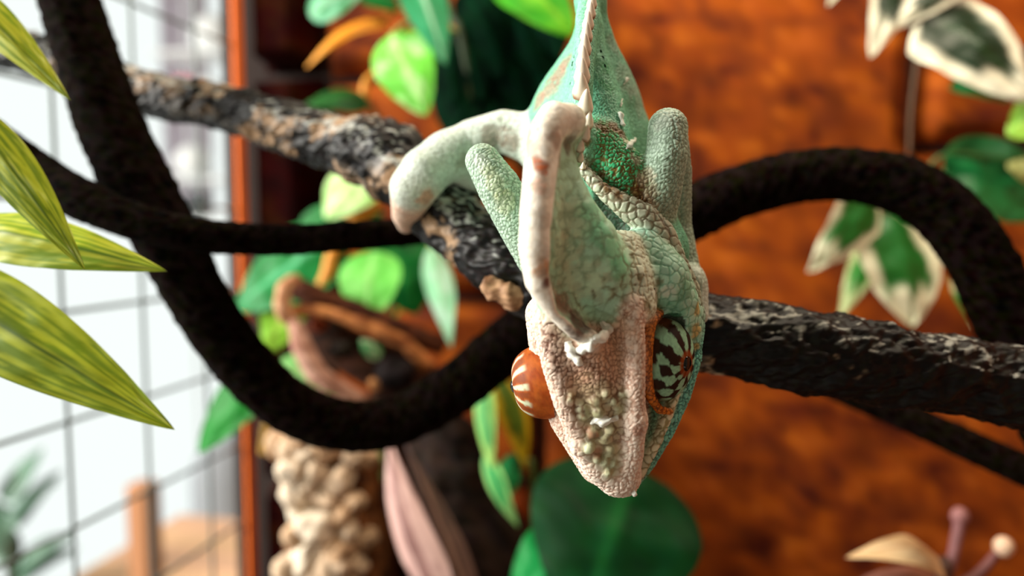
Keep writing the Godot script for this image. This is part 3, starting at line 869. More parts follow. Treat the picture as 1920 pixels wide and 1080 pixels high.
func body_mesh(origin: Vector3) -> ArrayMesh:
	var cell := 0.45
	var lo := Vector3.ONE * 1e9
	var hi := -lo
	for i in ca.size():
		var r := maxf(cra[i], cra[i] + crd[i]) + 2.0
		for p in [ca[i], ca[i] + cb[i]]:
			lo = lo.min(p - Vector3.ONE * r)
			hi = hi.max(p + Vector3.ONE * r)
	var block := 8
	var size := cell * block
	var nb := Vector3i(((hi - lo) / size).ceil())
	var half := size * 0.5
	var reach := half * 1.7321
	var cell_vertex := {}
	var edges := PackedInt64Array()       # crossed edges: key * 8 + axis * 2 + sign
	var verts := PackedVector3Array()
	var cols := PackedColorArray()
	var betw := PackedColorArray()
	var feel := PackedVector2Array()      # scale size, relief
	var stride := 4096
	var val := PackedFloat32Array()
	var w := block + 2                    # corners -1 .. 8
	val.resize(w * w * w)
	for bz in nb.z:
		for by in nb.y:
			for bx in nb.x:
				var c0 := lo + Vector3(bx, by, bz) * size
				var mid := c0 + Vector3.ONE * half
				var near := PackedInt32Array()
				var best := 1e9
				for i in ca.size():
					var q := mid - ca[i]
					var h := clampf(q.dot(cb[i]) * cil[i], 0.0, 1.0)
					var e := (q - cb[i] * h).length() - cra[i] - crd[i] * h
					if ck[i] > 0.0:
						best = minf(best, e)
					if e - reach - cell * 2.0 < absf(ck[i]) + 0.5:
						near.append(i)
				if near.is_empty() or best > reach + 6.0:
					continue
				var dm := field(mid, near)
				if absf(dm) > reach + cell * 2.0 + 0.5:
					continue
				var n := 0
				for z in range(-1, block + 1):
					for y in range(-1, block + 1):
						for x in range(-1, block + 1):
							val[n] = field(c0 + Vector3(x, y, z) * cell, near)
							n += 1
				for z in block:
					for y in block:
						for x in block:
							var at0 := ((z + 1) * w + y + 1) * w + x + 1
							var s0 := val[at0] < 0.0
							var key := ((bz * block + z) * stride + by * block + y) * stride + bx * block + x
							# crossed edges that start at this corner and run backwards are owned here
							for axis in 3:
								var step := 1 if axis == 0 else (w if axis == 1 else w * w)
								if (val[at0 - step] < 0.0) != s0:
									edges.append(key * 8 + axis * 2 + (1 if s0 else 0))
							# the cell that ends at this corner (from corner -1 to corner 0 on each axis)
							var sum := Vector3.ZERO
							var count := 0
							for a in 8:
								if a & 1 == 0:
									var p0 := _corner(a)
									var v0 := val[at0 - 1 - w - w * w + (a & 1) + ((a >> 1) & 1) * w + ((a >> 2) & 1) * w * w]
									var v1 := val[at0 - w - w * w + ((a >> 1) & 1) * w + ((a >> 2) & 1) * w * w]
									if (v0 < 0.0) != (v1 < 0.0):
										sum += p0 + Vector3(v0 / (v0 - v1), 0, 0)
										count += 1
								if a & 2 == 0:
									var i0 := at0 - 1 - w - w * w + (a & 1) + ((a >> 2) & 1) * w * w
									var v0 := val[i0]
									var v1 := val[i0 + w]
									if (v0 < 0.0) != (v1 < 0.0):
										sum += _corner(a) + Vector3(0, v0 / (v0 - v1), 0)
										count += 1
								if a & 4 == 0:
									var i0 := at0 - 1 - w - w * w + (a & 1) + ((a >> 1) & 1) * w
									var v0 := val[i0]
									var v1 := val[i0 + w * w]
									if (v0 < 0.0) != (v1 < 0.0):
										sum += _corner(a) + Vector3(0, 0, v0 / (v0 - v1))
										count += 1
							if count:
								var p := c0 + (Vector3(x - 1, y - 1, z - 1) + sum / count) * cell
								cell_vertex[key] = verts.size()
								verts.append(p)
								_look(p, near, cols, betw, feel)
	# quads round the crossed edges: the four cells that share the edge
	var idx := PackedInt32Array()
	for e in edges:
		var key := e >> 3
		var axis := (e >> 1) & 3
		var flip := (e & 1) == 1
		var u := 1 if axis != 0 else stride
		var v := stride * stride if axis != 2 else stride
		if axis == 0:
			u = stride
			v = stride * stride
		elif axis == 1:
			u = stride * stride
			v = 1
		else:
			u = 1
			v = stride
		var a: int = cell_vertex.get(key, -1)
		var b: int = cell_vertex.get(key + u, -1)
		var c: int = cell_vertex.get(key + u + v, -1)
		var d: int = cell_vertex.get(key + v, -1)
		if a < 0 or b < 0 or c < 0 or d < 0:
			continue
		if flip:
			idx.append_array([a, b, c, a, c, d])
		else:
			idx.append_array([a, c, b, a, d, c])
	return _scaled(verts, idx, cols, betw, feel, origin)


func _corner(a: int) -> Vector3:
	return Vector3(a & 1, (a >> 1) & 1, (a >> 2) & 1)


func _look(p: Vector3, near: PackedInt32Array, cols: PackedColorArray, betw: PackedColorArray, feel: PackedVector2Array) -> void:
	var c := Color(0, 0, 0)
	var b := Color(0, 0, 0)
	var f := Vector2.ZERO
	var total := 0.0
	for i in near:
		var q := p - ca[i]
		var h := clampf(q.dot(cb[i]) * cil[i], 0.0, 1.0)
		var e := (q - cb[i] * h).length() - cra[i] - crd[i] * h
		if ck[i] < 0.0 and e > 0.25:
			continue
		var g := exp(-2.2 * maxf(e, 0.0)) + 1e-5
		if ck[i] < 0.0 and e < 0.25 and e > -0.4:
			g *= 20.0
		var s: Array = skins[creg[i]]
		c += s[0] * g
		b += s[1] * g
		f += Vector2(s[2], s[3]) * g
		total += g
	c /= total
	b /= total
	f /= total
	var jig := noise_b.get_noise_3dv(p * 0.35)
	for s in spots:
		var at_: Vector3 = s[0]
		var r: float = s[1]
		var d2 := at_.distance_squared_to(p)
		if d2 < r * r * 2.6:
			var k: float = s[3] * (1.0 - smoothstep(0.55, 1.15, sqrt(d2) / r + jig * 0.7))
			if s[4]:
				b = b.lerp(s[2], k)
			else:
				c = c.lerp(s[2], k)
				b = b.lerp(s[2] * 0.55, k * 0.8)
	cols.append(c)
	betw.append(b)
	feel.append(f)


func _scaled(verts: PackedVector3Array, idx: PackedInt32Array, cols: PackedColorArray, betw: PackedColorArray, feel: PackedVector2Array, origin: Vector3) -> ArrayMesh:
	# refine once along the curved surface, then raise the scales
	var n := PackedVector3Array()
	n.resize(verts.size())
	for t in range(0, idx.size(), 3):
		var f := (verts[idx[t + 2]] - verts[idx[t]]).cross(verts[idx[t + 1]] - verts[idx[t]])
		for k in 3:
			n[idx[t + k]] += f
	for i in n.size():
		n[i] = n[i].normalized()
	var mids := {}
	var fine := PackedInt32Array()
	var count := verts.size()
	for t in range(0, idx.size(), 3):
		var m := [0, 0, 0]
		for k in 3:
			var a := idx[t + k]
			var b := idx[t + (k + 1) % 3]
			var key := mini(a, b) * 4194304 + maxi(a, b)
			var got: int = mids.get(key, -1)
			if got < 0:
				got = count
				count += 1
				mids[key] = got
				var d := verts[b] - verts[a]
				verts.append((verts[a] + verts[b]) * 0.5 - (n[a] * d.dot(n[a]) - n[b] * d.dot(n[b])) * 0.125)
				n.append((n[a] + n[b]).normalized())
				cols.append(cols[a].lerp(cols[b], 0.5))
				betw.append(betw[a].lerp(betw[b], 0.5))
				feel.append((feel[a] + feel[b]) * 0.5)
			m[k] = got
		fine.append_array([idx[t], m[0], m[2], m[0], idx[t + 1], m[1], m[2], m[1], idx[t + 2], m[0], m[1], m[2]])
	for i in count:
		var p := verts[i]
		var size := feel[i].x
		# three fixed scale sizes, blended, so that the cells do not stretch where regions meet
		var lev := clampf(log(size / 0.45) / log(2.0), 0.0, 2.999)
		var l0 := floorf(lev)
		var mix := smoothstep(0.25, 0.75, lev - l0)
		var s0 := 0.45 * pow(2.0, l0)
		var warp := Vector3(noise_a.get_noise_3dv(p * 0.5), noise_a.get_noise_3dv(p * 0.5 + Vector3(40, 0, 0)), noise_a.get_noise_3dv(p * 0.5 + Vector3(0, 40, 0))) * 0.35
		var e0 := cell_edge.get_noise_3dv((p + warp) / s0) + 1.0
		var v0 := cell_value.get_noise_3dv((p + warp) / s0)
		var e1 := e0
		var v1 := v0
		if mix > 0.01:
			e1 = cell_edge.get_noise_3dv((p + warp) / (s0 * 2.0)) + 1.0
			v1 = cell_value.get_noise_3dv((p + warp) / (s0 * 2.0))
		var edge := lerpf(e0, e1, mix)
		var value := lerpf(v0, v1, mix)
		var plate := smoothstep(0.0, 0.30, edge)
		verts[i] = (p + n[i] * (feel[i].y * (plate - 0.5) * 1.5)) * 0.001 - origin
		var c := betw[i].lerp(cols[i], smoothstep(0.03, 0.24, edge))
		cols[i] = c * (1.0 + 0.16 * value + 0.10 * noise_b.get_noise_3dv(p * 0.9))
		cols[i].a = 1.0
	return solid(verts, fine, cols)


func crest_spines(pet: Node3D, origin: Vector3) -> void:
	# the row of pale cones along the back, each one overlapping the next
	var line := [[1109, 4, 30, 17], [1106, 22, 32, 18], [1102, 42, 34, 19], [1099, 64, 36, 20], [1096, 88, 40, 21], [1093, 112, 42, 22], [1091, 138, 46, 25], [1089, 166, 48, 27], [1088, 196, 48, 25], [1085, 226, 34, 17], [1083, 250, 30, 15], [1083, 272, 24, 13], [1087, 292, 18, 11], [1093, 309, 14, 9]]
	var m := mat(0.45, 0.5)
	for q in line:
		var x: float = q[0]
		var base := skin_point(x, q[1] + q[2] * 0.28)
		while base.distance_to(cam_at * 1000.0) < 142.0 and x < q[0] + 40.0:    # behind the tip of the casque
			x += 4.0
			base = skin_point(x, q[1] + q[2] * 0.28)
		var nrm := (skin_normal(base) + cam_basis.z * 3.0).normalized()
		var up := pm(q[0], q[1] - 10.0, 0.0) - pm(q[0], q[1] + 10.0, 0.0)
		up = (up - nrm * up.dot(nrm)).normalized()
		var dir := (up * 0.84 + nrm * 0.54).normalized()
		var h: float = q[2] / 9.0 * 1.0
		var r: float = q[3] / 9.0 * 0.74
		var prof := []
		for i in 13:
			var u := i / 12.0
			prof.append([maxf(0.02, r * pow(1.0 - u, 0.6) * (0.7 + 0.3 * minf(1.0, u * 4.0))) * 0.001, u * h * 0.001])
		var pale := rgb(236, 220, 200)
		var sh := rgb(140, 100, 72)
		var mesh := lathe(prof, 16, func(u: float, a: float) -> Color: return sh.lerp(pale, smoothstep(0.04, 0.26, u + 0.06 * sin(a * 3.0 + q[1]))))
		var side := dir.cross(nrm).normalized()
		part("crest_spine", mesh, m, pet, Transform3D(Basis(side, dir, side.cross(dir)), (base + nrm * 0.35 - dir * 0.6) * 0.001 - origin))


func eyes(pet: Node3D, origin: Vector3) -> void:
	# cone-shaped eye turrets: bands of pale green and dark brown run to the small pupil
	var list := [
		[pm(1248, 674, -0.2), (cam_basis * Vector3(0.70, -0.10, 0.70)).normalized(), 7.9, 6.8, true],
		[pm(1014, 716, -3.0), (cam_basis * Vector3(-0.95, -0.16, 0.0)).normalized(), 8.0, 7.6, false],
	]
	for q in list:
		var prof := []
		var r: float = q[2]
		var h: float = q[3]
		var rings := 64
		for i in rings + 1:
			var a := PI * 0.5 * i / rings
			prof.append([maxf(0.03, r * pow(cos(a), 0.9 if q[4] else 0.62)) * 0.001, (h * sin(a) - 1.6) * 0.001])
		var right: bool = q[4]
		var pale := rgb(150, 200, 166)
		var dark := rgb(40, 20, 10)
		var rust := rgb(140, 60, 10)
		var tint := func(u: float, a: float) -> Color:
			var n := noise_b.get_noise_3d(cos(a) * 2.5, sin(a) * 2.5, u * 5.0 + (0.0 if right else 9.0))
			var fine := 0.5 + 0.5 * cell_value.get_noise_3d(cos(a) * 14.0, sin(a) * 14.0, u * 22.0)
			var c := dark
			if right:
				# broad bands fan out from the pupil and break into dots towards the lower edge
				var upper := smoothstep(-0.35, 0.05, sin(a - 0.35))
				var band := lerpf(1.5 * sin(a * 8.0 + n) * sin(u * 15.0 + a * 2.0) + 0.1, sin(a * 8.0 + 0.6 + 1.1 * n + u * 1.2) + 0.1, upper)
				c = dark.lerp(pale * (0.8 + 0.35 * fine), smoothstep(0.0, 0.25, band + 0.45 * noise_a.get_noise_3d(cos(a) * 5.0, sin(a) * 5.0, u * 4.0)))
				c = c.lerp(rust, smoothstep(0.80, 0.86, u) * (1.0 - smoothstep(0.93, 0.95, u)) * 0.9)
				c = c.lerp(rgb(120, 66, 20), (1.0 - smoothstep(0.10, 0.42, u + 0.1 * n)) * 0.7)
			else:
				c = rust.lerp(rgb(164, 84, 24), clampf(0.5 + 1.3 * n, 0.0, 1.0)) * (0.85 + 0.25 * fine)
				var band := sin(a * 11.0 + 0.6 * n)
				c = c.lerp(rgb(186, 194, 162), smoothstep(0.4, 0.75, band) * smoothstep(0.34, 0.46, u))
				c = c.lerp(rgb(110, 50, 14), smoothstep(0.1, 0.3, -band) * smoothstep(0.34, 0.46, u) * 0.8)
			if u > 0.95:
				c = rgb(20, 12, 8)
			return c
		var axis: Vector3 = q[1]
		var x := axis.cross(Vector3.UP).normalized()
		# taller than wide, as the lids are
		var frame := Basis(x, axis, x.cross(axis) * (1.16 if right else 1.0))
		var o := part("eye_turret", lathe(prof, 96, tint), mat(0.6, 0.35), pet, Transform3D(frame, (q[0] as Vector3) * 0.001 - origin))
		var pupil := []
		for i in 9:
			var a := PI * i / 8.0
			pupil.append([maxf(0.00003, 0.0014 * sin(a)), -0.0007 * cos(a)])
		var pm_ := plain(6, 5, 4, 0.08)
		part("pupil", lathe(pupil, 20), pm_, o, Transform3D(Basis.IDENTITY, Vector3(0, (h - 1.75) * 0.001, 0)))


func shed_skin(pet: Node3D, origin: Vector3) -> void:
	# loose white flakes of old skin
	var m := leaf_mat(0.3, 0.6)
	m.vertex_color_use_as_albedo = false
	m.albedo_color = Color(0.93, 0.93, 0.89)
	var list := [[[1128, 602], [1136, 618], [1122, 632], [1108, 640]], [[1066, 640], [1072, 658], [1082, 676], [1094, 682]], [[1074, 660], [1090, 654], [1104, 648], [1108, 634]], [[1108, 792], [1122, 786], [1140, 786], [1158, 784]], [[1160, 212], [1163, 225], [1166, 238]], [[1164, 186], [1161, 200]], [[1188, 262], [1180, 272], [1174, 282]], [[1200, 304], [1206, 302]], [[1184, 925], [1190, 921]], [[1172, 150], [1166, 160]]]
	var n := 0
	for f in list:
		var pts := []
		for i in f.size():
			var s := skin_point(f[i][0], f[i][1])
			var r := (0.85 if n < 4 else 0.42) * (1.0 if i > 0 and i < f.size() - 1 else 0.6)
			pts.append([(s + skin_normal(s) * 0.35) * 0.001, r * 0.001])
		part("shed_skin", sweep(pts, 0.0004, 14, origin, func(p, a, l): return 0.0011 * noise_b.get_noise_3d(p.x * 420.0, p.y * 420.0, p.z * 420.0), func(_p, _a, _l, _n): return Color.WHITE), m, pet)
		n += 1


# ---------------------------------------------------------------- leaves and litter
func leaf_mat(through := 0.5, roughness := 0.42) -> StandardMaterial3D:
	var m := mat(roughness, 0.5)
	m.backlight_enabled = true
	m.backlight = Color(through, through, through)
	return m


func leaf(parent: Node3D, base: Vector3, tip: Vector3, width: float, face: Vector3, fold: float, sag: float, shape: String, look: Array, m: Material, twist := 0.0, called := "leaf", nu := 28, nv := 14) -> MeshInstance3D:
	# a blade with thickness; base and tip are in the parent's own axes. look: [blade, second tone, rib, pattern]
	var line := tip - base
	var long := line.length()
	var d := line / long
	var nrm := (face - d * face.dot(d)).normalized()
	var v := PackedVector3Array()
	var c := PackedColorArray()
	var idx := PackedInt32Array()
	var seed_ := base.x * 311.0 + tip.y * 517.0
	for layer in 2:
		for i in nu + 1:
			var u := float(i) / nu
			var w := 0.0
			match shape:
				"lance": w = pow(sin(PI * pow(u, 0.75)), 0.85) * (1.0 - 0.25 * u)
				"strap": w = pow(clampf(sin(PI * clampf(u * 0.52 + 0.46, 0.0, 1.0)), 0.0, 1.0), 0.8)
				"heart": w = pow(clampf(1.0 - pow(u, 1.7), 0.0, 1.0), 0.8) * pow(clampf(u * 7.0, 0.0, 1.0), 0.45)
				"point": w = pow(clampf(1.0 - u, 0.0, 1.0), 0.75) * pow(clampf(u * 4.0, 0.0, 1.0), 0.5)
				_: w = pow(sin(PI * pow(u, 0.68)), 0.7)
			w *= width * 0.5
			var turn := twist * (u - 0.3)
			var n2 := nrm.rotated(d, turn)
			var side := d.cross(n2)
			var mid := base + line * u + nrm * (sag * sin(PI * u))
			for j in nv + 1:
				var s := 2.0 * j / nv - 1.0
				var wave := 0.035 * width * noise_a.get_noise_2d(u * 3.0 + seed_, s * 1.2)
				var p := mid + side * (w * s) + n2 * (-fold * absf(s) * w + wave)
				p -= n2 * (0.00035 * (0.2 + 0.8 * (1.0 - absf(s)))) * layer
				v.append(p)
				c.append(leaf_tint(u, s, look, seed_))
	var row := nv + 1
	var off := (nu + 1) * row
	for i in nu:
		for j in nv:
			var a := i * row + j
			idx.append_array([a, a + 1, a + row, a + 1, a + row + 1, a + row])
			a += off
			idx.append_array([a, a + row, a + 1, a + 1, a + row, a + row + 1])
		for e in [0, nv]:
			var a: int = i * row + e
			if e == 0:
				idx.append_array([a, a + row, a + off, a + off, a + row, a + row + off])
			else:
				idx.append_array([a, a + off, a + row, a + off, a + row + off, a + row])
	return part(called, solid(v, idx, c), m, parent)


func leaf_tint(u: float, s: float, look: Array, seed_: float) -> Color:
	var a: Color = look[0]
	var b: Color = look[1]
	var rib: Color = look[2]
	var n := noise_b.get_noise_2d(u * 2.2 + seed_, s * 1.3 + seed_)
	var c := a
	match look[3]:
		"margin":      # white edge with an uneven inner border
			c = a.lerp(b, smoothstep(-0.05, 0.07, maxf(absf(s), u * 1.02 - 0.04) - 0.66 + 0.22 * n))
		"stripes":     # fine lengthwise streaks
			var k := noise_b.get_noise_2d(u * 0.9 + seed_, s * 6.0) + 0.6 * noise_a.get_noise_2d(u * 5.0, s * 34.0 + seed_)
			c = a.lerp(b, smoothstep(-0.20, 0.28, k))
		"blotch":
			c = a.lerp(b, smoothstep(0.0, 0.25, n))
		_:
			c = a.lerp(b, clampf(0.35 + n, 0.0, 1.0))
	var vein := 1.0 - smoothstep(0.03, 0.10, absf(s))
	if look[3] != "stripes":
		var side := absf(sin((u * 9.0 - absf(s) * 2.4) * PI))
		vein = maxf(vein, 0.35 * (1.0 - smoothstep(0.0, 0.16, side)))
	return c.lerp(rib, 0.8 * vein)


func stem(parent: Node3D, pts: Array, color: Color, called := "stem", sides := 10) -> void:
	part(called, sweep(pts, 0.002, sides, Vector3.ZERO, func(_p, _a, _l): return 0.0, func(p, _a, _l, _n): return color.lerp(color * 0.7, clampf(0.5 + noise_a.get_noise_3d(p.x * 200.0, p.y * 200.0, p.z * 200.0), 0.0, 1.0))), mat(0.6), parent)


func front_plant() -> void:
	# long yellow-green striped leaves reaching in from the left, close to the lens
	var foot := at(-130, 620, 0.185)
	var o := thing("dracaena", Vector3(foot.x, 0.0, foot.z), "yellow-green plant with long striped pointed leaves at the left edge", "plant")
	var P := func(x: float, y: float, d: float) -> Vector3: return at(x, y, d) - o.position
	var stalk_top := Vector3(0, foot.y + 0.09, 0)
	stem(o, [[Vector3.ZERO, 0.0035], [Vector3(0.004, foot.y * 0.5, 0), 0.003], [stalk_top, 0.0024]], rgb(120, 130, 60))
	var m := leaf_mat(0.75, 0.4)
	var lemon: Array = [rgb(210, 218, 66), rgb(140, 172, 26), rgb(62, 104, 8), "stripes"]  # the yellower, brighter of the two leaf tones
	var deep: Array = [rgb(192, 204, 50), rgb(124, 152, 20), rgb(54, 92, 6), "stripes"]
	var to_eye := cam_basis * Vector3(0.25, 0.45, 1.0)
	for q in [[-130, -70, 0.182], [-110, 420, 0.176], [-80, 180, 0.172], [-210, 480, 0.174]]:
		var b: Vector3 = P.call(q[0], q[1], q[2])
		stem(o, [[Vector3(0, b.y - 0.012, 0), 0.0014], [Vector3(0, b.y - 0.012, 0).lerp(b, 0.6), 0.0012], [b, 0.001]], rgb(140, 150, 50), "stalk")
	leaf(o, P.call(-130, -70, 0.182), P.call(131, 187, 0.176), 0.0118, to_eye, 0.35, 0.003, "lance", lemon, m, 0.3, "leaf", 60, 28)
	leaf(o, P.call(-110, 420, 0.176), P.call(312, 508, 0.171), 0.0155, cam_basis * Vector3(0.05, 0.5, 1.0), 0.30, 0.0035, "lance", lemon, m, 0.2, "leaf", 60, 28)
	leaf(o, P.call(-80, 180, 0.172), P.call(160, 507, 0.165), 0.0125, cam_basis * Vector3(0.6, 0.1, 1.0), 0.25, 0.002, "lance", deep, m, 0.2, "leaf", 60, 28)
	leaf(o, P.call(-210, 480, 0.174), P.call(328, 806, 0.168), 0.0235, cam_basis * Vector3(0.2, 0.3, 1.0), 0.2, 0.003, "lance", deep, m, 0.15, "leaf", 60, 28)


func ivy(label: String, foot: Vector3, group := "") -> Node3D:
	return thing("hanging_ivy", foot, label, "plant", group)


func hung_leaf(o: Node3D, base: Array, tip: Array, width_px: float, look: Array, m: Material, shape := "ovate", fold := 0.12, face := Vector3(0.1, 0.25, 1.0), sag := 0.004, twist := 0.25) -> void:
	# base and tip: [px, py, depth in m]
	var b := at(base[0], base[1], base[2]) - o.position
	var t := at(tip[0], tip[1], tip[2]) - o.position
	leaf(o, b, t, width_px / FOCAL * (base[2] + tip[2]) * 0.5, cam_basis * face, fold, sag, shape, look, m, twist)


func back_plants() -> void:
	var m := leaf_mat(0.45, 0.55)
	m.metallic_specular = 0.3
	var bright: Array = [rgb(104, 196, 62), rgb(170, 226, 140), rgb(190, 230, 150), "blotch"]
	var fresh: Array = [rgb(40, 150, 14), rgb(104, 184, 30), rgb(130, 190, 40), "plain"]
	var deep: Array = [rgb(8, 92, 34), rgb(16, 124, 46), rgb(40, 140, 60), "plain"]
	var depth_shade: Array = [rgb(3, 24, 14), rgb(6, 40, 24), rgb(10, 50, 30), "plain"]
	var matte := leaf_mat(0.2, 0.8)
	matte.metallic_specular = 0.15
	var minty: Array = [rgb(150, 216, 170), rgb(190, 232, 206), rgb(200, 236, 200), "blotch"]
	var amber := rgb(226, 150, 32)

	# the vine hanging from the roof in front of the left cork slabs
	var top := at(800, -260, 0.40)
	top.y = 0.748
	var o := ivy("green ivy hanging behind the chameleon's tail, upper middle", top)
	var L := func(x: float, y: float, d: float) -> Vector3: return at(x, y, d) - o.position
	stem(o, [[Vector3.ZERO, 0.0022], [L.call(830, -60, 0.392), 0.002], [L.call(862, 60, 0.388), 0.002], [L.call(880, 180, 0.388), 0.0018], [L.call(870, 330, 0.392), 0.0016], [L.call(840, 480, 0.398), 0.0014]], rgb(40, 60, 24))
	hung_leaf(o, [735, 62, 0.372], [800, 216, 0.362], 120, bright, m, "ovate", 0.15, Vector3(-0.3, 0.35, 1), 0.006, 0.3)
	hung_leaf(o, [770, -60, 0.37], [836, 122, 0.36], 95, [rgb(30, 130, 78), rgb(60, 160, 110), rgb(180, 220, 190), "plain"], m, "lance", 0.2, Vector3(0.2, 0.2, 1))
	hung_leaf(o, [930, -70, 0.37], [1075, 66, 0.36], 130, fresh, m, "ovate", 0.1, Vector3(0.1, 0.5, 1))
	hung_leaf(o, [580, 30, 0.38], [690, -30, 0.38], 70, [rgb(120, 190, 150), rgb(60, 150, 90), rgb(170, 214, 180), "blotch"], m)
	hung_leaf(o, [660, -30, 0.385], [745, 20, 0.38], 60, deep, m)
	hung_leaf(o, [690, 190, 0.385], [572, 195, 0.378], 70, [rgb(30, 90, 34), rgb(16, 54, 26), rgb(60, 120, 50), "plain"], m, "ovate", 0.2, Vector3(0.0, 0.7, 1))
	# leaves deep in the plant, the shade there painted as near-black green
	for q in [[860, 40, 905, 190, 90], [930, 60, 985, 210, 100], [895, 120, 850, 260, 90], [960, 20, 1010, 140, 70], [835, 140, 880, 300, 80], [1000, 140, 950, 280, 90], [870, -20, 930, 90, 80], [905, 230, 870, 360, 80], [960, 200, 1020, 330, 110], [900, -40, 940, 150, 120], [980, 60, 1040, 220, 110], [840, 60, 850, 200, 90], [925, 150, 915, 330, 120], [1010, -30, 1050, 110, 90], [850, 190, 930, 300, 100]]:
		hung_leaf(o, [q[0], q[1], 0.395], [q[2], q[3], 0.385], q[4], depth_shade, matte, "ovate", 0.25, Vector3(0.1 * sin(q[0]), 0.2, 1))
	# yellowed, drooping leaf and its bare stalks
	hung_leaf(o, [722, 36, 0.385], [574, 126, 0.378], 30, [rgb(226, 142, 30), rgb(240, 168, 60), rgb(240, 180, 80), "plain"], m, "strap", 0.3, Vector3(0.1, 0.4, 1), 0.008)
	stem(o, [[L.call(862, 60, 0.388), 0.0012], [L.call(760, 20, 0.385), 0.0012], [L.call(722, 36, 0.385), 0.0012]], amber, "stalk")
	stem(o, [[L.call(862, 60, 0.388), 0.0012], [L.call(780, 40, 0.378), 0.0013], [L.call(735, 66, 0.372), 0.0013]], rgb(170, 180, 90), "stalk")
	stem(o, [[L.call(880, 180, 0.389), 0.0016], [L.call(760, 120, 0.395), 0.0018], [L.call(690, 150, 0.392), 0.0022], [L.call(685, 205, 0.388), 0.0022]], amber, "stalk")
	stem(o, [[L.call(870, 330, 0.392), 0.0012], [L.call(740, 250, 0.392), 0.0012], [L.call(690, 192, 0.385), 0.0012]], rgb(60, 90, 30), "stalk")

	# the plant behind and below the branch, middle left
	var foot := at(700, 900, 0.43)
	foot.y = 0.0
	o = ivy("bright green pothos growing behind the thin level vine", foot)
	L = func(x: float, y: float, d: float) -> Vector3: return at(x, y, d) - o.position
	stem(o, [[Vector3.ZERO, 0.003], [L.call(720, 760, 0.430), 0.0026], [L.call(735, 600, 0.428), 0.0024], [L.call(720, 470, 0.424), 0.0022], [L.call(705, 360, 0.41), 0.0018]], rgb(90, 100, 36))
	hung_leaf(o, [690, 320, 0.385], [610, 410, 0.378], 120, [rgb(186, 222, 150), rgb(150, 200, 110), rgb(220, 236, 180), "blotch"], m, "ovate", 0.2, Vector3(-0.3, 0.4, 1))
	stem(o, [[L.call(705, 350, 0.39), 0.0016], [L.call(700, 385, 0.382), 0.0034], [L.call(670, 408, 0.378), 0.0034], [L.call(640, 425, 0.38), 0.002]], amber, "stalk")
	hung_leaf(o, [640, 440, 0.392], [440, 580, 0.385], 170, [rgb(10, 110, 44), rgb(22, 136, 66), rgb(90, 180, 130), "plain"], m, "ovate", 0.1, Vector3(-0.4, 0.3, 1))
	hung_leaf(o, [560, 420, 0.388], [720, 400, 0.384], 60, deep, m)
	hung_leaf(o, [700, 470, 0.375], [690, 612, 0.366], 125, [rgb(96, 186, 70), rgb(124, 204, 96), rgb(150, 210, 120), "plain"], m, "ovate", 0.08, Vector3(-0.2, 0.3, 1))
	hung_leaf(o, [730, 440, 0.392], [780, 590, 0.388], 130, deep, m, "ovate", 0.15)
	hung_leaf(o, [808, 462, 0.372], [846, 652, 0.362], 62, minty, m, "lance", 0.2, Vector3(0.1, 0.3, 1), 0.004, 0.9)
	hung_leaf(o, [545, 570, 0.385], [500, 665, 0.38], 120, [rgb(150, 206, 60), rgb(120, 184, 50), rgb(190, 220, 100), "plain"], m, "point", 0.1)
	hung_leaf(o, [520, 680, 0.390], [640, 745, 0.385], 70, [rgb(110, 180, 90), rgb(140, 200, 120), rgb(170, 210, 140), "plain"], m)
	hung_leaf(o, [500, 690, 0.375], [370, 850, 0.37], 100, [rgb(8, 110, 26), rgb(14, 132, 32), rgb(40, 150, 60), "plain"], m, "ovate", 0.1, Vector3(-0.3, 0.3, 1))
	stem(o, [[L.call(735, 600, 0.428), 0.0016], [L.call(640, 470, 0.39), 0.003], [L.call(612, 520, 0.382), 0.0036], [L.call(590, 560, 0.384), 0.002]], amber, "stalk")
	stem(o, [[L.call(720, 760, 0.430), 0.0016], [L.call(560, 700, 0.39), 0.0026], [L.call(512, 780, 0.384), 0.0042], [L.call(500, 850, 0.384), 0.0042]], rgb(222, 168, 60), "stalk")
	stem(o, [[L.call(735, 600, 0.428), 0.0012], [L.call(800, 520, 0.386), 0.0012], [L.call(808, 462, 0.372), 0.0012]], rgb(150, 170, 50), "stalk")

	# narrow variegated leaves hanging to the left of the snout
	foot = at(1000, 900, 0.37)
	foot.y = 0.0
	o = ivy("narrow yellow-edged green leaves just left of the chameleon's snout", foot)
	L = func(x: float, y: float, d: float) -> Vector3: return at(x, y, d) - o.position
	stem(o, [[Vector3.ZERO, 0.002], [L.call(1000, 980, 0.368), 0.0018], [L.call(985, 850, 0.366), 0.0016], [L.call(950, 690, 0.366), 0.0012]], rgb(70, 90, 26))
	hung_leaf(o, [905, 690, 0.345], [925, 900, 0.34], 48, [rgb(70, 160, 90), rgb(160, 206, 110), rgb(190, 220, 130), "margin"], m, "lance", 0.25, Vector3(-0.4, 0.2, 1))
	hung_leaf(o, [910, 850, 0.342], [972, 990, 0.338], 44, [rgb(30, 150, 80), rgb(150, 206, 120), rgb(170, 216, 130), "margin"], m, "lance", 0.25, Vector3(-0.4, 0.2, 1))
	hung_leaf(o, [935, 700, 0.352], [985, 880, 0.348], 62, [rgb(60, 96, 24), rgb(214, 176, 30), rgb(160, 160, 40), "margin"], m, "lance", 0.3, Vector3(0.4, 0.1, 1), 0.006, 0.7)
	hung_leaf(o, [965, 850, 0.352], [930, 960, 0.348], 50, [rgb(20, 110, 60), rgb(40, 140, 70), rgb(60, 150, 80), "plain"], m, "lance", 0.2)
	stem(o, [[L.call(950, 690, 0.366), 0.0012], [L.call(925, 670, 0.352), 0.0011], [L.call(905, 690, 0.345), 0.001]], rgb(150, 150, 40), "stalk")

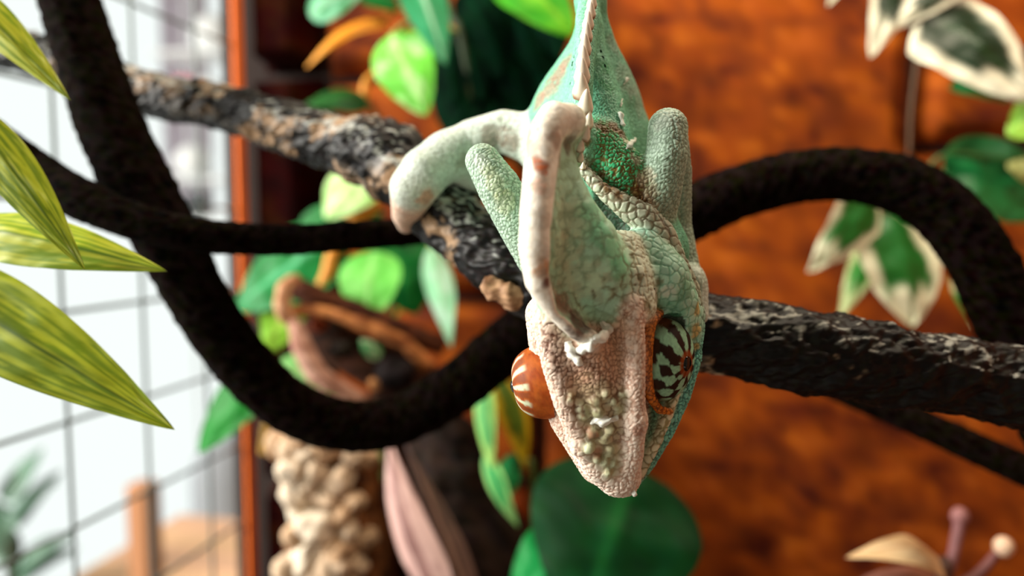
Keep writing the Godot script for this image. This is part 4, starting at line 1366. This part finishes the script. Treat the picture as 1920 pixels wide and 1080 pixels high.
	# one broad leaf low behind the snout
	foot = at(1150, 1080, 0.33)
	foot.y = 0.0
	o = thing("broad_leaf_plant", foot, "broad round dark green leaf below the chameleon's snout", "plant")
	L = func(x: float, y: float, d: float) -> Vector3: return at(x, y, d) - o.position
	stem(o, [[Vector3.ZERO, 0.002], [L.call(1140, 1150, 0.33), 0.0016], [L.call(1180, 920, 0.312), 0.001]], rgb(30, 90, 40))
	hung_leaf(o, [1190, 872, 0.308], [1085, 1175, 0.285], 330, [rgb(3, 46, 18), rgb(6, 66, 26), rgb(18, 88, 36), "plain"], m, "ovate", 0.12, Vector3(0.0, 0.5, 1), 0.006, 0.0)
	hung_leaf(o, [1090, 1010, 0.315], [960, 1130, 0.305], 150, [rgb(8, 120, 50), rgb(14, 140, 66), rgb(50, 160, 90), "plain"], m, "ovate", 0.1, Vector3(-0.3, 0.4, 1))


func right_plants() -> void:
	var m := leaf_mat(0.35, 0.4)
	var edged: Array = [rgb(14, 104, 34), rgb(236, 238, 206), rgb(30, 120, 50), "margin"]
	var darkedged: Array = [rgb(8, 40, 20), rgb(240, 240, 216), rgb(14, 60, 28), "margin"]
	var foot := at(1840, -300, 0.35)
	foot.y = 0.748
	var o := ivy("white-edged ivy hanging in the upper right corner", foot, "white-edged ivy on the right")
	var L := func(x: float, y: float, d: float) -> Vector3: return at(x, y, d) - o.position
	stem(o, [[Vector3.ZERO, 0.0018], [L.call(1800, -60, 0.345), 0.0016], [L.call(1735, 60, 0.356), 0.0016], [L.call(1712, 180, 0.362), 0.0014], [L.call(1705, 290, 0.365), 0.001]], rgb(96, 60, 24))
	hung_leaf(o, [1700, -120, 0.34], [1632, 108, 0.33], 150, darkedged, m, "point", 0.1, Vector3(0.2, 0.2, 1))
	hung_leaf(o, [1840, -70, 0.338], [1640, 70, 0.332], 70, darkedged, m, "lance", 0.2, Vector3(0.3, 0.3, 1))
	hung_leaf(o, [1740, 20, 0.335], [1935, 190, 0.325], 210, darkedged, m, "heart", 0.12, Vector3(0.3, 0.0, 1))
	hung_leaf(o, [1590, -60, 0.35], [1552, 12, 0.345], 40, edged, m, "point")
	hung_leaf(o, [1910, 150, 0.345], [1780, 165, 0.34], 90, [rgb(36, 120, 60), rgb(46, 134, 70), rgb(60, 140, 80), "plain"], m, "ovate")
	hung_leaf(o, [1960, 210, 0.335], [1890, 255, 0.33], 90, [rgb(120, 180, 60), rgb(150, 190, 70), rgb(160, 200, 90), "plain"], m, "ovate")
	stem(o, [[L.call(1735, 60, 0.356), 0.0012], [L.call(1840, 90, 0.352), 0.001], [L.call(1910, 150, 0.345), 0.001], [L.call(1960, 210, 0.335), 0.001]], rgb(70, 90, 36), "stalk")
	stem(o, [[L.call(1735, 60, 0.356), 0.0012], [L.call(1738, 36, 0.345), 0.001], [L.call(1740, 20, 0.335), 0.001]], rgb(70, 90, 36), "stalk")
	stem(o, [[L.call(1800, -60, 0.345), 0.0012], [L.call(1700, -120, 0.34), 0.001], [L.call(1590, -60, 0.35), 0.001]], rgb(70, 90, 36), "stalk")

	foot = at(1738, 345, 0.380)
	o = ivy("white-edged ivy framed by the right arch of the thick vine", foot, "white-edged ivy on the right")
	L = func(x: float, y: float, d: float) -> Vector3: return at(x, y, d) - o.position
	stem(o, [[Vector3.ZERO, 0.002], [L.call(1725, 350, 0.362), 0.0016], [L.call(1700, 380, 0.355), 0.0014], [L.call(1660, 420, 0.352), 0.0014], [L.call(1690, 520, 0.355), 0.001]], rgb(60, 56, 24))
	hung_leaf(o, [1640, 360, 0.34], [1515, 510, 0.33], 150, edged, m, "point", 0.1, Vector3(0.5, 0.2, 1))
	hung_leaf(o, [1665, 400, 0.346], [1712, 612, 0.336], 175, edged, m, "ovate", 0.12, Vector3(0.25, 0.1, 1), 0.004, 0.2)
	hung_leaf(o, [1650, 430, 0.35], [1572, 600, 0.344], 60, [rgb(26, 120, 20), rgb(190, 200, 140), rgb(50, 140, 40), "margin"], m, "lance", 0.2, Vector3(-0.3, 0.2, 1))
	hung_leaf(o, [1788, 490, 0.344], [1872, 668, 0.335], 92, [rgb(14, 130, 50), rgb(230, 226, 180), rgb(30, 150, 70), "blotch"], m, "lance", 0.15, Vector3(0.2, 0.3, 1))
	hung_leaf(o, [1770, 290, 0.352], [1990, 400, 0.345], 190, [rgb(12, 84, 40), rgb(18, 104, 50), rgb(40, 130, 66), "plain"], m, "ovate", 0.1, Vector3(0.0, 0.5, 1))
	hung_leaf(o, [1900, 300, 0.346], [1930, 345, 0.342], 60, [rgb(190, 190, 120), rgb(160, 170, 90), rgb(200, 200, 140), "plain"], m, "ovate")
	stem(o, [[L.call(1700, 380, 0.355), 0.0012], [L.call(1760, 440, 0.350), 0.001], [L.call(1788, 490, 0.344), 0.001]], rgb(60, 100, 40), "stalk")
	stem(o, [[L.call(1660, 420, 0.355), 0.0012], [L.call(1650, 370, 0.346), 0.001], [L.call(1640, 360, 0.34), 0.001]], rgb(60, 100, 40), "stalk")
	stem(o, [[L.call(1725, 350, 0.362), 0.0012], [L.call(1770, 290, 0.352), 0.001], [L.call(1900, 300, 0.346), 0.001]], rgb(60, 100, 40), "stalk")


func forest_litter() -> void:
	# curled piece of cork bark lying in the loop of the thick vine
	var o := thing("driftwood", at(660, 620, 0.37), "hollow piece of brown driftwood framed in the loop of the vine", "driftwood")
	var wood := mat(0.8, 0.3)
	var grain := func(p: Vector3, a: float, l: float) -> float: return 0.0012 * noise_b.get_noise_3d(p.x * 130.0, p.y * 130.0, p.z * 130.0)
	var paint := func(light: Color, dark: Color) -> Callable: return func(p: Vector3, a: float, l: float, n: Vector3) -> Color: return dark.lerp(light, clampf(0.5 + 1.1 * noise_b.get_noise_3d(p.x * 90.0, p.y * 160.0, p.z * 90.0), 0.0, 1.0))
	part("upper_rail", sweep(spine_points([[548, 535, 362, 5.5], [600, 560, 360, 5.8], [680, 588, 360, 5.2], [760, 622, 364, 5.0], [830, 650, 370, 5.0]]), 0.002, 28, o.position, grain, paint.call(rgb(92, 48, 26), rgb(40, 18, 12))), wood, o)
	part("ridge", sweep(spine_points([[545, 585, 352, 2.6], [610, 585, 350, 2.6], [690, 612, 350, 3.0], [760, 645, 354, 3.4], [800, 690, 360, 4.0]]), 0.002, 22, o.position, grain, paint.call(rgb(196, 128, 74), rgb(120, 66, 36))), wood, o)
	part("broken_end", sweep(spine_points([[560, 520, 352, 2.0], [535, 538, 348, 3.6], [530, 580, 348, 4.0], [545, 600, 350, 3.0]]), 0.002, 22, o.position, grain, paint.call(rgb(226, 180, 142), rgb(180, 120, 84))), wood, o)
	part("lower_curl", sweep(spine_points([[548, 600, 350, 3.0], [572, 660, 346, 5.0], [600, 705, 346, 5.0], [650, 735, 350, 4.0], [690, 752, 356, 3.0]]), 0.002, 26, o.position, grain, paint.call(rgb(214, 170, 150), rgb(150, 104, 88))), wood, o)
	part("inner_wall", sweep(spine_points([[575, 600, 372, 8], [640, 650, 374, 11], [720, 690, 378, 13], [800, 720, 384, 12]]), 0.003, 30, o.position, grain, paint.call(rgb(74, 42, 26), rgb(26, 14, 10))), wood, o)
	part("knot_or_hole", pebble(0.009, 12, rgb(20, 11, 8)), wood, o, Transform3D(Basis.IDENTITY, at(740, 700, 0.352) - o.position))  # near-black lump, painted as the darkness inside a hole
	part("knot_or_hole", pebble(0.0055, 31, rgb(24, 13, 9)), wood, o, Transform3D(Basis.IDENTITY, at(640, 655, 0.352) - o.position))  # smaller lump, hole darkness put into its colour
	part("knot_or_hole", pebble(0.004, 77, rgb(140, 62, 30)), wood, o, Transform3D(Basis.IDENTITY, at(598, 610, 0.356) - o.position))
	part("knot_or_hole", pebble(0.0035, 51, rgb(190, 130, 80)), wood, o, Transform3D(Basis.IDENTITY, at(705, 720, 0.352) - o.position))
	part("prop", sweep(spine_points([[715, 715, 390, 7], [742, 850, 398, 6.5], [742, 1000, 404, 6.5]]) + [[Vector3(at(742, 1000, 0.404).x, 0.0, at(742, 1000, 0.404).z), 0.007]], 0.004, 26, o.position, grain, paint.call(rgb(70, 40, 24), rgb(26, 14, 10))), wood, o)
	leaf(o, at(712, 672, 0.346) - o.position, at(676, 636, 0.342) - o.position, 0.008, cam_basis * Vector3(-0.4, 0.5, 1.0), 0.2, 0.001, "ovate", [rgb(70, 160, 90), rgb(200, 220, 180), rgb(150, 200, 150), "blotch"], leaf_mat(0.3), 0.2, "sprout")

	# upright cork trunk crusted with pale lumps
	var cork := mat(0.85, 0.3)
	var base := at(620, 1080, 0.365)
	base.y = 0.0
	var t := thing("cork_trunk", base, "upright cork trunk crusted with pale lumps, bottom left of centre", "trunk")
	var bark := func(p: Vector3, a: float, l: float) -> float: return 0.003 * noise_b.get_noise_3d(p.x * 90.0, p.y * 90.0, p.z * 90.0)
	part("core", sweep([[base + Vector3(0.006, 0, 0), 0.028]] + spine_points([[640, 1100, 372, 28], [636, 980, 372, 23], [625, 880, 374, 24], [612, 810, 376, 21], [610, 780, 377, 14]]), 0.003, 60, base, bark, paint.call(rgb(150, 92, 50), rgb(50, 26, 16))), cork, t)
	var rng := RandomNumberGenerator.new()
	rng.seed = 4
	var lumps := [[520, 830, 30], [560, 815, 40], [620, 830, 45], [660, 850, 34], [545, 880, 36], [590, 890, 42], [560, 925, 44], [610, 930, 34], [640, 900, 36], [600, 985, 54], [560, 1000, 34], [640, 960, 40], [655, 1000, 30], [580, 1045, 44], [625, 1060, 46], [545, 1070, 40], [670, 1055, 30], [600, 860, 24], [650, 1085, 34], [560, 960, 30], [690, 1010, 26], [575, 855, 34], [640, 1030, 40], [600, 1085, 44], [665, 940, 26], [540, 850, 28], [690, 860, 22]]
	for q in lumps:
		var r: float = q[2] / FOCAL * 0.345 * 0.8
		var tone := rgb(240, 226, 204).lerp(rgb(196, 158, 122), rng.randf())
		part("lump", pebble(r, rng.randi() % 997, tone), cork, t, Transform3D(Basis.from_euler(Vector3(rng.randf(), rng.randf(), rng.randf()) * 3.0), at(q[0], q[1], 0.344 + 0.005 * rng.randf()) - base))

	# dark trunk with a long dried pinkish leaf sheath against it
	var db := at(860, 1080, 0.35)
	db.y = 0.0
	var dt := thing("dark_stump", db, "dark brown stump below the lowest bend of the thick vine", "stump")
	part("bark", sweep([[db, 0.034]] + spine_points([[880, 1120, 362, 32], [868, 1000, 362, 27], [850, 900, 364, 23], [830, 820, 366, 17], [815, 770, 368, 8]]), 0.003, 60, db, bark, paint.call(rgb(44, 30, 23), rgb(9, 7, 6))), cork, dt)
	var sheath := thing("dried_leaf", at(790, 1000, 0.33), "long dried pinkish brown leaf leaning on the dark stump", "dried leaf")
	var dry := leaf_mat(0.25, 0.6)
	var S := func(x: float, y: float, d: float) -> Vector3: return at(x, y, d) - sheath.position
	leaf(sheath, S.call(850, 1180, 0.318), S.call(728, 822, 0.335), 0.026, cam_basis * Vector3(-0.7, 0.1, 1.0), 0.5, 0.010, "lance", [rgb(206, 168, 158), rgb(150, 108, 104), rgb(104, 66, 62), "stripes"], dry, 0.4, "blade")
	leaf(sheath, S.call(900, 1180, 0.32), S.call(760, 830, 0.338), 0.018, cam_basis * Vector3(0.5, 0.1, 1.0), 0.5, 0.006, "lance", [rgb(120, 92, 84), rgb(70, 52, 50), rgb(170, 130, 110), "stripes"], dry, 0.4, "blade")

	# curled dry fungus and two knobbed stalks at the bottom right
	var fb := at(1690, 1120, 0.28)
	var f := thing("dried_flower_head", Vector3(fb.x, 0.0, fb.z), "curled cream dried petal with knobbed stalks, bottom right corner", "dried flower")
	var F := func(x: float, y: float, d: float) -> Vector3: return at(x, y, d) - f.position
	stem(f, [[Vector3.ZERO, 0.004], [F.call(1760, 1180, 0.28), 0.003], [F.call(1765, 1090, 0.275), 0.003]], rgb(90, 60, 50))
	leaf(f, F.call(1775, 1085, 0.275), F.call(1585, 1045, 0.262), 0.018, cam_basis * Vector3(0.0, 0.9, 0.6), 0.35, 0.013, "lance", [rgb(236, 206, 160), rgb(220, 176, 120), rgb(200, 140, 90), "plain"], dry, 0.2, "petal")
	leaf(f, F.call(1780, 1095, 0.277), F.call(1610, 1085, 0.264), 0.012, cam_basis * Vector3(0.0, 0.9, 0.6), 0.3, 0.004, "lance", [rgb(176, 120, 100), rgb(150, 96, 84), rgb(140, 90, 80), "plain"], dry, 0.2, "petal")
	stem(f, [[F.call(1765, 1110, 0.276), 0.0022], [F.call(1785, 1050, 0.282), 0.002], [F.call(1798, 985, 0.288), 0.0022], [F.call(1803, 955, 0.29), 0.0014]], rgb(128, 82, 84), "stalk", 14)
	stem(f, [[F.call(1770, 1110, 0.276), 0.0022], [F.call(1830, 1080, 0.277), 0.0019], [F.call(1872, 1034, 0.278), 0.0016]], rgb(128, 78, 76), "stalk", 14)
	for q in [[1882, 1025, 0.277, 0.0036], [1800, 968, 0.289, 0.0034]]:
		var prof := []
		for i in 11:
			var a := PI * i / 10.0
			prof.append([maxf(0.00005, q[3] * sin(a)), -q[3] * 1.1 * cos(a)])
		part("knob", lathe(prof, 18), plain(226, 190, 160, 0.6) if q[0] > 1850 else plain(150, 100, 98, 0.7), f, Transform3D(Basis.IDENTITY, F.call(q[0], q[1], q[2])))


func pebble(r: float, seed_: int, tone: Color) -> ArrayMesh:
	# a rough, dented lump
	var v := PackedVector3Array()
	var c := PackedColorArray()
	var idx := PackedInt32Array()
	for i in 19:
		for k in 28:
			var a := PI * i / 18.0
			var b := TAU * k / 28.0
			var d := Vector3(sin(a) * cos(b), cos(a), sin(a) * sin(b))
			var n := noise_b.get_noise_3dv(d * 0.9 + Vector3(seed_, 0, 0))
			v.append(d * Vector3(1.15, 0.9, 0.9) * r * (1.0 + 0.34 * n))
			c.append(tone.lerp(tone * 0.45, smoothstep(0.02, 0.4, -n)))
	for i in 18:
		for k in 28:
			var p := i * 28 + k
			var q := i * 28 + (k + 1) % 28
			idx.append_array([p, p + 28, q, q, p + 28, q + 28])
	return solid(v, idx, c)
